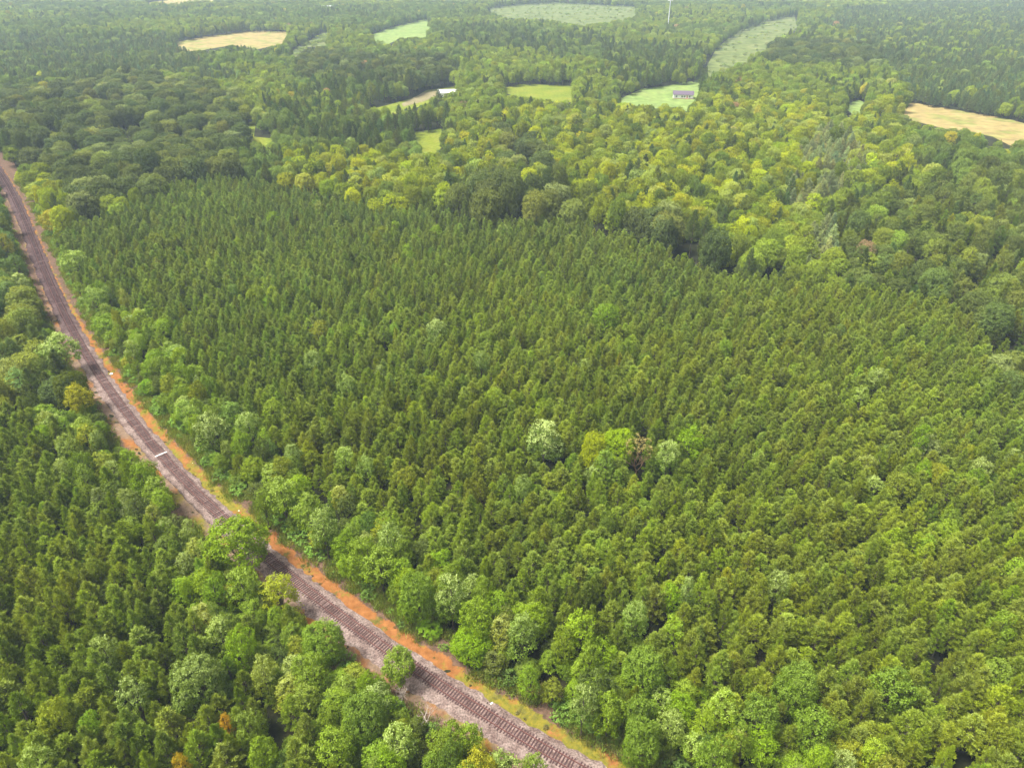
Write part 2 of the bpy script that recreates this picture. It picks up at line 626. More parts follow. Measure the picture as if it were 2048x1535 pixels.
M_DRIVE = earth('dirt_drive', [(0.3, (0.15, 0.13, 0.06)), (0.7, (0.21, 0.18, 0.10))], 0.2, 6, 1.0)
FIELDS = [
    ('hay_field', M_HAY, [(352, 86), (420, 74), (500, 65), (580, 67), (562, 85), (520, 94), (470, 88), (385, 101)]),
    ('pasture', M_ROUGH, [(580, 108), (600, 95), (640, 70), (658, 66), (655, 90), (620, 92), (598, 112)]),
    ('pasture', M_LAWN, [(735, 75), (780, 58), (858, 40), (858, 72), (800, 75), (780, 85)]),
    ('cleared_land', M_ROUGH, [(975, 20), (1040, 12), (1110, 8), (1270, 15), (1275, 30), (1225, 40), (1160, 50), (1090, 36), (1010, 34)]),
    ('cleared_strip', M_ROUGH, [(1398, 150), (1412, 122), (1434, 95), (1480, 68), (1530, 45), (1600, 32), (1597, 60), (1560, 82), (1525, 100), (1515, 112), (1480, 132), (1450, 152)]),
    ('lawn', M_LAWN, [(1225, 202), (1290, 180), (1345, 174), (1400, 164), (1402, 178), (1395, 200), (1370, 216), (1345, 206), (1300, 209)]),
    ('meadow', M_LAWN_B, [(1000, 180), (1050, 171), (1150, 174), (1150, 194), (1120, 200), (1040, 190)]),
    ('meadow', M_LAWN_B, [(730, 216), (780, 206), (830, 196), (850, 184), (920, 176), (917, 196), (870, 200), (830, 211), (765, 229)]),
    ('dirt_drive', M_DRIVE, [(846, 187), (872, 184), (878, 189), (850, 198), (815, 206), (810, 202)]),
    ('meadow', M_LAWN_B, [(828, 268), (880, 262), (887, 285), (860, 305), (838, 302)]),
    ('meadow', M_LAWN_B, [(482, 256), (510, 244), (517, 267), (552, 270), (550, 284), (505, 282)]),
    ('hay_field', M_HAY, [(1798, 216), (1825, 209), (1900, 221), (2010, 239), (2080, 258), (2080, 275), (1990, 279), (1960, 263), (1925, 256), (1880, 251), (1830, 241)]),
    ('pasture', M_LAWN, [(1686, 212), (1720, 202), (1738, 211), (1700, 226)]),
    ('bare_field', M_HAY, [(285, 8), (330, 1), (420, -4), (480, -4), (350, 11)]),
]
HOUSE_VIEW = [(1338, 170), (1392, 170), (1392, 206), (1338, 206)]
DEAD_VIEWS = [[(778, 1374), (824, 1374), (822, 1418), (780, 1418)], [(828, 1420), (860, 1420), (856, 1468), (834, 1468)], [(1264, 882), (1296, 882), (1292, 948), (1266, 948)]]
FIELD_POLYS = [HOUSE_VIEW] + DEAD_VIEWS
for nm, mt, px in FIELDS:
    w = world_poly(px, 0)
    mid = w.mean(0)
    wide = mid + (w - mid) * (1.10, 1.22)
    wide[:, 1] -= np.where(w[:, 1] < mid[1], 10.0, 0.0)      # the near rim lies under the trees
    o = link(nm, mesh_from(nm, [(x, y, 0.06 if nm != 'dirt_drive' else 0.09) for x, y in wide], [list(range(len(w)))], [mt]))
    tag(o, kind='structure')
    FIELD_POLYS.append(px)

# ------------------------------------------------------------------ railway
TP = [(1340, 1643), (1200, 1560), (1080.6, 1487.9), (903.3, 1377.7), (644.5, 1197.2), (581.4, 1148.4), (404.3, 997.7), (354.4, 948.9), (243.3, 816.8),
      (215, 777.7), (192.5, 740.6), (172, 704.4), (140, 645.7), (114, 593.6), (91, 541.5), (73, 496), (55, 457), (36, 414), (16, 375), (0, 343)]
tx, ty = ground([p[0] for p in TP], [p[1] for p in TP], 0.55)
th = math.atan2(ty[-1] - ty[0], tx[-1] - tx[0])
ct, st = math.cos(th), math.sin(th)
ta, tb = tx * ct + ty * st, -tx * st + ty * ct
t0 = ta[0]
poly = np.polyfit((ta - t0) / 100, tb, 4)
A = np.arange(t0 - 30, ta[-1] + 1, 0.1)
Bc = np.polyval(poly, (A - t0) / 100)
last = (Bc[-1] - Bc[-20]) / (A[-1] - A[-20])
A2 = np.arange(A[-1] + 0.1, A[-1] + 260, 0.1)
Bc = np.concatenate([Bc, Bc[-1] + last * (A2 - A[-1])])
A = np.concatenate([A, A2])
cx, cy = A * ct - Bc * st, A * st + Bc * ct
sl = np.concatenate([[0], np.cumsum(np.hypot(np.diff(cx), np.diff(cy)))])
TL = sl[-1]


def track(s, off=0.0):
    """World x, y and heading at distance s along the track; off > 0 is to the right of the way up the photo."""
    s = np.asarray(s, float)
    x, y = np.interp(s, sl, cx), np.interp(s, sl, cy)
    x2, y2 = np.interp(s + 0.5, sl, cx), np.interp(s + 0.5, sl, cy)
    x1, y1 = np.interp(s - 0.5, sl, cx), np.interp(s - 0.5, sl, cy)
    h = np.arctan2(y2 - y1, x2 - x1)
    return x + np.sin(h) * off, y - np.cos(h) * off, h


S_CO = np.arange(0, TL, 2.0)
CX2, CY2, CH2 = track(S_CO)


def track_offset(x, y):
    """Signed distance to the track (right positive) and distance along it."""
    x, y = np.asarray(x, float), np.asarray(y, float)
    off = np.full(x.shape, 1e6)
    ss = np.zeros(x.shape)
    for i in range(0, len(x), 4000):
        d2 = (x[i:i + 4000, None] - CX2[None]) ** 2 + (y[i:i + 4000, None] - CY2[None]) ** 2
        k = d2.argmin(1)
        sgn = (x[i:i + 4000] - CX2[k]) * np.sin(CH2[k]) - (y[i:i + 4000] - CY2[k]) * np.cos(CH2[k])
        off[i:i + 4000] = np.sqrt(d2[np.arange(len(k)), k]) * np.sign(sgn)
        ss[i:i + 4000] = S_CO[k]
    return off, ss


def strip(offs, zs, step, jit=0.0, seed=0):
    """A long sheet along the track: cross-section offs/zs, with ragged height."""
    r = np.random.default_rng(seed)
    S = np.arange(0, TL, step)
    nO = len(offs)
    VV = np.zeros((len(S), nO, 3))
    for j, (o, z) in enumerate(zip(offs, zs)):
        x, y, _ = track(S, o)
        VV[:, j, 0], VV[:, j, 1], VV[:, j, 2] = x, y, z + (r.normal(0, jit, len(S)) if 0 < j < nO - 1 else 0)
    i = np.arange(len(S) - 1)[:, None] * nO + np.arange(nO - 1)[None]
    Q = np.stack([i, i + 1, i + nO + 1, i + nO], -1).reshape(-1, 4)[:, ::-1]
    off = np.tile(np.asarray(offs, float), len(S))
    return VV.reshape(-1, 3), Q, off, np.repeat(S, nO)


def verge_material():
    m, n, l, out = new_mat('clay_verge')
    b = n.new('ShaderNodeBsdfPrincipled')
    b.inputs['Roughness'].default_value = 1.0
    b.inputs['Specular IOR Level'].default_value = 0.05
    at = n.new('ShaderNodeAttribute')
    at.attribute_name = 'along'
    sp = n.new('ShaderNodeSeparateColor')
    l.new(at.outputs['Color'], sp.inputs[0])
    tc = n.new('ShaderNodeTexCoord')

    def noise(sc, det=6, ro=0.6):
        x = n.new('ShaderNodeTexNoise')
        x.inputs['Scale'].default_value = sc
        x.inputs['Detail'].default_value = det
        x.inputs['Roughness'].default_value = ro
        l.new(tc.outputs['Object'], x.inputs['Vector'])
        return x.outputs['Fac']

    def ramp(fac, a, b_, lo=(0, 0, 0), hi=(1, 1, 1)):
        x = n.new('ShaderNodeValToRGB')
        x.color_ramp.elements[0].position = a
        x.color_ramp.elements[1].position = b_
        x.color_ramp.elements[0].color = (*lo, 1)
        x.color_ramp.elements[1].color = (*hi, 1)
        l.new(fac, x.inputs[0])
        return x.outputs[0]

    def mix(f, a, c):
        x = n.new('ShaderNodeMix')
        x.data_type = 'RGBA'
        l.new(f, x.inputs['Factor'])
        for sck, v in (('A', a), ('B', c)):
            if isinstance(v, tuple):
                x.inputs[sck].default_value = (*v, 1)
            else:
                l.new(v, x.inputs[sck])
        return x.outputs['Result']
    def half(v):
        x = n.new('ShaderNodeMath')
        x.operation = 'MULTIPLY'
        x.inputs[1].default_value = 0.5
        l.new(v, x.inputs[0])
        return x.outputs[0]
    clay = ramp(noise(0.9, 9), 0.3, 0.7, (0.15, 0.06, 0.018), (0.27, 0.115, 0.038))
    moss = ramp(noise(1.3, 7), 0.3, 0.7, (0.09, 0.095, 0.016), (0.20, 0.16, 0.02))
    litter = ramp(noise(1.6, 8), 0.3, 0.7, (0.05, 0.035, 0.022), (0.15, 0.09, 0.06))
    grass = ramp(noise(1.1, 8), 0.3, 0.7, (0.06, 0.055, 0.012), (0.14, 0.13, 0.03))
    where = n.new('ShaderNodeValToRGB')                    # stretches of moss and of bare clay along the line
    where.color_ramp.interpolation = 'EASE'
    e_ = where.color_ramp.elements
    while len(e_) < 6:
        e_.new(0.5)
    for q_, (p_, v_) in zip(e_, [(0.0, 0.60), (0.066, 0.60), (0.076, 0.40), (0.122, 0.42), (0.135, 0.62), (0.19, 0.48)]):
        q_.position = p_
        q_.color = (v_, v_, v_, 1)
    l.new(sp.outputs[1], where.inputs[0])
    mm = n.new('ShaderNodeMath')
    l.new(noise(0.22, 7, 0.65), mm.inputs[0])
    l.new(where.outputs[0], mm.inputs[1])
    col = mix(ramp(half(mm.outputs[0]), 0.49, 0.54), clay, moss)
    col = mix(ramp(noise(0.30, 9, 0.7), 0.55, 0.62), col, grass)
    tan = ramp(noise(1.4, 8), 0.3, 0.7, (0.11, 0.075, 0.05), (0.22, 0.15, 0.10))
    lt = n.new('ShaderNodeMath')
    lt.operation = 'MULTIPLY'
    l.new(sp.outputs[2], lt.inputs[0])
    l.new(ramp(noise(0.12, 6), 0.40, 0.52), lt.inputs[1])
    col = mix(lt.outputs[0], col, tan)
    # litter comes in away from the rails, its edge broken by noise
    ad = n.new('ShaderNodeMath')
    ad.operation = 'MULTIPLY_ADD'
    ad.inputs[1].default_value = 0.9
    l.new(noise(0.5, 6), ad.inputs[0])
    fr = n.new('ShaderNodeMapRange')
    fr.inputs['From Min'].default_value = 0.225
    fr.inputs['From Max'].default_value = 0.30
    fr.inputs['To Max'].default_value = 0.42
    l.new(sp.outputs[1], fr.inputs['Value'])
    a2 = n.new('ShaderNodeMath')
    l.new(sp.outputs[0], a2.inputs[0])
    l.new(fr.outputs[0], a2.inputs[1])
    l.new(a2.outputs[0], ad.inputs[2])
    col = mix(ramp(ad.outputs[0], 0.93, 1.10), col, litter)
    l.new(col, b.inputs['Base Color'])
    bp = n.new('ShaderNodeBump')
    bp.inputs['Strength'].default_value = 0.6
    bp.inputs['Distance'].default_value = 0.25
    l.new(noise(2.0, 5), bp.inputs['Height'])
    l.new(bp.outputs[0], b.inputs['Normal'])
    l.new(b.outputs[0], out.inputs['Surface'])
    return m


offs = [-10, -8, -6.5, -5.2, -4.4, -3.6, -2.6, 0, 2.4, 3.2, 4.0, 4.8, 5.6, 6.8, 8, 10]
zs = [0.02, 0.10, 0.14, 0.10, 0.08, 0.06, 0.05, 0.05, 0.05, 0.10, 0.2, 0.35, 0.5, 0.5, 0.3, 0.02]
vv, vq, vo, vs = strip(offs, zs, 1.0, 0.05, 5)
me = mesh_from('clay_verge', vv, vq, [verge_material()], smooth=True)
a = me.attributes.new('along', 'FLOAT_COLOR', 'POINT')
far = np.where(vo > 0, (vo - 2.4) / 4.6, (-vo - 3.0) / 3.9)
a.data.foreach_set('color', np.stack([np.clip(far, 0, 1), vs / 1000, 1.0 * (vo < 0), np.ones(len(vo))], 1).astype(np.float32).ravel())
tag(link('clay_verge', me), kind='structure')

rb = np.random.default_rng(8)
bo = np.array([-3.6, -2.9, -1.75, -1.3, 0, 1.3, 1.75, 2.2, 2.65])
bz = np.array([0.02, 0.16, 0.38, 0.40, 0.39, 0.40, 0.38, 0.20, 0.02])
S = np.arange(0, TL, 0.8)
BV = np.zeros((len(S), len(bo), 3))
edge = [vnoise(S / 6, S * 0, 31) * 0.9 - 0.45 + vnoise(S / 1.6, S * 0, 33) * 1.0 - 0.5, vnoise(S / 5, S * 0, 32) * 0.8 - 0.4 + vnoise(S / 1.4, S * 0, 34) * 0.9 - 0.45]
for j in range(len(bo)):
    o = bo[j] + (np.clip((S - 95) / 40, 0, 1) * 0.8 if j == 0 else 0) + (edge[0] * (1.0 if j == 0 else 0.5) if j < 2 else edge[1] * (1.0 if j == len(bo) - 1 else 0.5) if j > 6 else 0)
    x, y, _ = track(S, o)
    BV[:, j] = np.stack([x, y, bz[j] + (rb.normal(0, 0.02, len(S)) if 0 < j < len(bo) - 1 else 0) + 0 * S], 1)
i = np.arange(len(S) - 1)[:, None] * len(bo) + np.arange(len(bo) - 1)[None]
Q = np.stack([i, i + 1, i + len(bo) + 1, i + len(bo)], -1).reshape(-1, 4)[:, ::-1]
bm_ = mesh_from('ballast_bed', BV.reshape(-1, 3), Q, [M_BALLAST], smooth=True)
shade_and_oil = np.repeat(np.clip((S - 225) / 60 + 0.5 * (vnoise(S / 7, S * 0, 51) - 0.5), 0, 1), len(bo))  # far stretch darkened in colour to stand in for tree shade
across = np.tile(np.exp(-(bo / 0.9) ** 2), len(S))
bm_.attributes.new('shade_and_oil', 'FLOAT_COLOR', 'POINT').data.foreach_set('color', np.stack([shade_and_oil, across, 0 * shade_and_oil, 1 + 0 * shade_and_oil], 1).astype(np.float32).ravel())
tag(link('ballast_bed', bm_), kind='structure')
# tree shade painted up the line; the oiled strip between the rails is browner
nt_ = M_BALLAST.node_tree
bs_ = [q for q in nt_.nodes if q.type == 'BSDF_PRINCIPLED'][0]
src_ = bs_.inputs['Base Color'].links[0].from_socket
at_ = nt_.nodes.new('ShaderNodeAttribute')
at_.attribute_name = 'shade_and_oil'
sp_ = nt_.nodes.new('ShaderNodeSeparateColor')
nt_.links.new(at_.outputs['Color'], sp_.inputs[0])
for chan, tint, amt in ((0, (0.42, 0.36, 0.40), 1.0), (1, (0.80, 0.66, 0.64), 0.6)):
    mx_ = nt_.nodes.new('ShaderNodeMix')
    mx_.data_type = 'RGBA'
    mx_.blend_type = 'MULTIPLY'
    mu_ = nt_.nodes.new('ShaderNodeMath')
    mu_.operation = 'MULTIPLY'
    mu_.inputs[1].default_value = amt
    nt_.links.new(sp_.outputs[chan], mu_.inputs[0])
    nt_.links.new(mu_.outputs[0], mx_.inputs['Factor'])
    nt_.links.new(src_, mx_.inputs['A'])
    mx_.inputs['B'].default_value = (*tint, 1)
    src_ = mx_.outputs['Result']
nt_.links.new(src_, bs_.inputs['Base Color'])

x0, y0, _ = track(30.0)
rail_root = tag(bpy.data.objects.new('railway_track', None), 'single railway track of rusty rails on dark wooden crossties crossing the forest', 'railway track')
rail_root.location = (float(x0), float(y0), 0)
COL.objects.link(rail_root)
for off in (-0.7525, 0.7525):
    S = np.arange(0, TL, 1.0)
    prof = [(-0.07, 0.0), (-0.07, 0.025), (-0.012, 0.05), (-0.012, 0.12), (-0.037, 0.13), (-0.037, 0.165), (0.037, 0.165), (0.037, 0.13), (0.012, 0.12), (0.012, 0.05), (0.07, 0.025), (0.07, 0.0)]
    RV = np.zeros((len(S), len(prof), 3))
    for j, (po, pz) in enumerate(prof):
        x, y, _ = track(S, off + po)
        RV[:, j] = np.stack([x - x0, y - y0, 0.475 + pz + 0 * S], 1)
    k = len(prof)
    i = np.arange(len(S) - 1)[:, None] * k + np.arange(k)[None]
    i2 = np.arange(len(S) - 1)[:, None] * k + (np.arange(k)[None] + 1) % k
    Q = np.stack([i, i2, i2 + k, i + k], -1).reshape(-1, 4)
    link('rail', mesh_from('rail', RV.reshape(-1, 3), Q, [M_RAIL]), rail_root)


def tie_mesh(mat, hl=1.3, hw=0.115, z0=0.25, z1=0.47):
    c = 0.015
    Vt = [(-hw, -hl, z0), (hw, -hl, z0), (hw, hl, z0), (-hw, hl, z0), (-hw, -hl, z1 - c), (hw, -hl, z1 - c), (hw, hl, z1 - c), (-hw, hl, z1 - c),
          (-hw + c, -hl + c, z1), (hw - c, -hl + c, z1), (hw - c, hl - c, z1), (-hw + c, hl - c, z1)]
    Qt = [[0, 3, 2, 1], [0, 1, 5, 4], [1, 2, 6, 5], [2, 3, 7, 6], [3, 0, 4, 7], [4, 5, 9, 8], [5, 6, 10, 9], [6, 7, 11, 10], [7, 4, 8, 11], [8, 9, 10, 11]]
    return mesh_from('crosstie', Vt, Qt, [mat])


TIE, TIE_G, TIE_P = tie_mesh(M_TIE), tie_mesh(M_TIE_GREY), tie_mesh(M_TIE_PALE, 1.42, 0.22, 0.30, 0.60)
# distance along the track of a photo pixel
def s_of(px, py):
    x, y = ground(px, py, 0.5)
    return float(track_offset(np.array([x]), np.array([y]))[1][0])


rt = np.random.default_rng(77)
TS = np.arange(2.0, TL - 2, 0.54)
TS = TS + rt.normal(0, 0.035, len(TS))
px_, py_, _d = project(*track(TS)[:2], 0.4)
vis = np.where((py_ < 1560))[0]
k0 = vis[0]
pale_at = int(np.argmin(abs(TS - s_of(315, 908))))
grey_at = {int(np.argmin(abs(TS - s_of(222, 796)))), int(np.argmin(abs(TS - s_of(245, 821))))}
rest = []
for k, s in enumerate(TS):
    x, y, h = track(s, rt.normal(0, 0.045))
    h = float(h) + rt.normal(0, 0.018)
    x, y = float(x) - float(x0), float(y) - float(y0)
    near = k0 <= k < k0 + 299
    if near or k == pale_at:
        me = TIE_P if k == pale_at else (TIE_G if (k in grey_at or rt.random() < 0.05) else TIE)
        o = link('crosstie', me, rail_root, (x, y, rt.normal(0, 0.006)))
        o.rotation_euler = (0, 0, h)
        if k == pale_at:
            o['label'] = 'whitish crosstie plank lying across both rails'
    else:
        rest.append((x, y, h, 1 if k in grey_at or rt.random() < 0.04 else 0))
tvv = np.array([v.co[:] for v in TIE.vertices])
tfaces = [list(p.vertices) for p in TIE.polygons]
RV, RF, RM = [], [], []
for x, y, h, gm in rest:
    c, s_ = math.cos(h), math.sin(h)
    b0 = len(RV) * 12
    RV.append(np.stack([tvv[:, 0] * c - tvv[:, 1] * s_ + x, tvv[:, 0] * s_ + tvv[:, 1] * c + y, tvv[:, 2]], 1))
    RF += [[b0 + q for q in f] for f in tfaces]
    RM += [gm] * len(tfaces)
o = link('distant_crosstie', mesh_from('distant_crosstie', np.concatenate(RV), np.array(RF), [M_TIE, M_TIE_GREY], mat_idx=RM), rail_root)
o['kind'] = 'stuff'

# ------------------------------------------------------------------ where trees stand
# photo outlines (pixels) of ground that no tree hides: the railway corridor and the fields
CORRIDOR = [(-40, 250), (2, 330), (62, 440), (105, 530), (165, 630), (195, 700), (255, 770), (330, 860), (400, 935), (470, 1012), (560, 1085), (640, 1135),
            (720, 1195), (800, 1253), (880, 1305), (960, 1362), (1040, 1420), (1120, 1470), (1220, 1528), (1400, 1640), (1180, 1640), (1085, 1545), (1000, 1508),
            (950, 1480), (900, 1436), (848, 1400), (770, 1338), (715, 1292), (670, 1245), (600, 1215), (545, 1172), (470, 1105), (418, 1062), (330, 980), (288, 940),
            (252, 900), (212, 830), (165, 724), (148, 690), (100, 622), (72, 560), (42, 470), (0, 350), (-40, 270)]
Z = 9.0
PLANT_A = world_poly([(1330, 1700), (1215, 1530), (1040, 1400), (720, 1180), (470, 1000), (330, 850), (250, 750), (190, 650), (150, 560), (110, 480), (130, 440), (260, 410),
                      (330, 365), (420, 342), (500, 350), (560, 362), (700, 392), (860, 402), (950, 432), (1100, 432), (1200, 442), (1300, 472), (1420, 522), (1560, 542), (1700, 562),
                      (1800, 572), (1900, 592), (1960, 645), (2000, 705), (2000, 770), (2300, 850), (2300, 1700)], Z)
PLANT_B = world_poly([(-300, 760), (0, 790), (100, 800), (190, 840), (250, 900), (410, 1070), (560, 1200), (760, 1350), (940, 1490), (1100, 1560), (1150, 1700), (-400, 1700)], Z)
OAKS = [world_poly(p, 12) for p in (
    [(-60, 160), (60, 170), (200, 140), (340, 145), (480, 190), (490, 250), (470, 340), (330, 370), (150, 410), (100, 330), (30, 290), (-60, 290)],
    [(1000, 250), (1060, 250), (1110, 330), (1000, 330)],
    [(880, 370), (1000, 350), (1180, 370), (1190, 430), (960, 430)],
    [(1140, 440), (1330, 420), (1440, 480), (1500, 540), (1340, 500)],
    [(1520, 85), (1600, 75), (1700, 80), (1800, 100), (1830, 125), (1700, 130), (1530, 125)],
    [(600, 80), (700, 110), (900, 120), (890, 170), (700, 160), (590, 140)],
)]
BRIGHT = [world_poly(p, 11) for p in (
    [(900, 250), (1100, 200), (1400, 190), (1500, 170), (1640, 200), (1680, 260), (1640, 400), (1500, 470), (1350, 470), (1230, 420), (1000, 400), (900, 340)],
    [(560, 290), (880, 300), (900, 390), (700, 385), (560, 355)],
    [(1700, 200), (1800, 190), (1850, 330), (1780, 420), (1690, 300)],
    [(10, 300), (100, 290), (250, 280), (400, 300), (340, 345), (200, 400), (110, 440)],
)]
OLIVE = [world_poly(p, 11) for p in ([(1660, 420), (1800, 380), (2100, 300), (2100, 640), (1960, 620), (1880, 580), (1700, 550)],
                                     [(1985, 620), (2100, 600), (2100, 850), (1990, 780)])]
PALEPINE = [world_poly(p, 15) for p in ([(1612, 262), (1655, 235), (1715, 262), (1738, 305), (1700, 345), (1650, 372), (1590, 385), (1585, 330)],
                                        [(1590, 430), (1680, 420), (1690, 480), (1620, 490)])]
DARKPINE = [world_poly(p, 14) for p in ([(860, 70), (960, 40), (1080, 60), (1180, 55), (1240, 80), (1100, 90), (960, 85)],
                                        [(680, 140), (870, 160), (840, 190), (700, 200), (560, 170)],
                                        [(540, 200), (700, 190), (900, 190), (900, 250), (740, 280), (560, 260)],
                                        [(1200, 80), (1420, 80), (1410, 140), (1200, 150)])]
FARPINE = [world_poly(p, 12) for p in ([(1830, 190), (1740, 90), (1640, 40), (1700, 10), (2300, -20), (2300, 230), (2080, 215)],
                                       [(100, 80), (330, 60), (400, 110), (520, 150), (300, 140), (60, 160)],
                                       [(-60, 60), (130, 70), (120, 150), (-60, 155)])]
STRIP_C = world_poly([(-80, 340), (0, 350), (40, 440), (100, 590), (160, 720), (230, 860), (-100, 800)], 10)

rng = np.random.default_rng(2024)


def jgrid(sp, d0, d1, jit=0.42, margin=50):
    ymax = d1
    xm = 0.75 * (ymax * CP + CAM_H * SP) + margin
    ext = math.hypot(xm, ymax)
    xs = np.arange(-ext, ext, sp)
    U, W_ = np.meshgrid(xs, xs)
    U = U + (np.arange(len(xs)) % 2)[:, None] * sp * 0.5
    ca, sa = math.cos(0.47), math.sin(0.47)                  # planting rows run aslant
    X, Y = (U * ca - W_ * sa).ravel(), (U * sa + W_ * ca).ravel()
    k_ = (Y > 10) & (Y < ymax) & (abs(X) < xm)
    X, Y = X[k_], Y[k_]
    X = X + rng.uniform(-jit, jit, len(X)) * sp
    Y = Y + rng.uniform(-jit, jit, len(Y)) * sp
    d = np.hypot(X, Y)
    dep = Y * CP + CAM_H * SP
    ok = (d >= d0) & (d < d1) & (abs(X) < 0.725 * dep + margin) & (Y > 20)
    return X[ok], Y[ok]


def any_in(polys, x, y):
    m = np.zeros(len(x), bool)
    for p in polys:
        m |= inside(x, y, p)
    return m


STRICT = [HOUSE_VIEW] + DEAD_VIEWS + [f_[2] for f_ in FIELDS if f_[0] in ('lawn', 'hay_field', 'pasture', 'cleared_land') or f_[2][0] in ((828, 268), (482, 256), (1000, 180))]


def clear_view(x, y, h, w=None):
    """True where neither stem nor crown covers ground the photo shows open."""
    ok = np.ones(len(x), bool)
    loose = rng.random(len(x)) < 0.3
    for f in (0.0, 0.15, 0.3, 0.45, 0.6, 0.75, 0.9, 0.97):
        px, py, _ = project(x, y, h * f)
        ok &= ~inside(px, py, CORRIDOR)
        for p in FIELD_POLYS:
            hit = inside(px, py, p)
            ok &= ~(hit & ~(loose & (f > 0.5) & (p not in STRICT)))
    return ok


def jitter_tone(base, n, v=0.16, hue=0.10):
    t = np.asarray(base, float) * np.ones((n, 3))
    t = t * np.exp(rng.normal(0, v, (n, 1)))
    hs = rng.normal(0, hue, n)
    return t * np.stack([np.exp(hs), np.ones(n), np.exp(-0.8 * hs)], 1)


class Bag:
    def __init__(self):
        self.d = []

    def add(self, x, y, shape, h, w, tone, pale):
        self.d.append((np.asarray(x, float), np.asarray(y, float), np.asarray(shape, int), np.asarray(h, float), np.asarray(w, float), np.asarray(tone, float), np.asarray(pale, float)))

    def cat(self):
        return [np.concatenate([q[k] for q in self.d]) for k in range(7)]


pines, broads = Bag(), Bag()

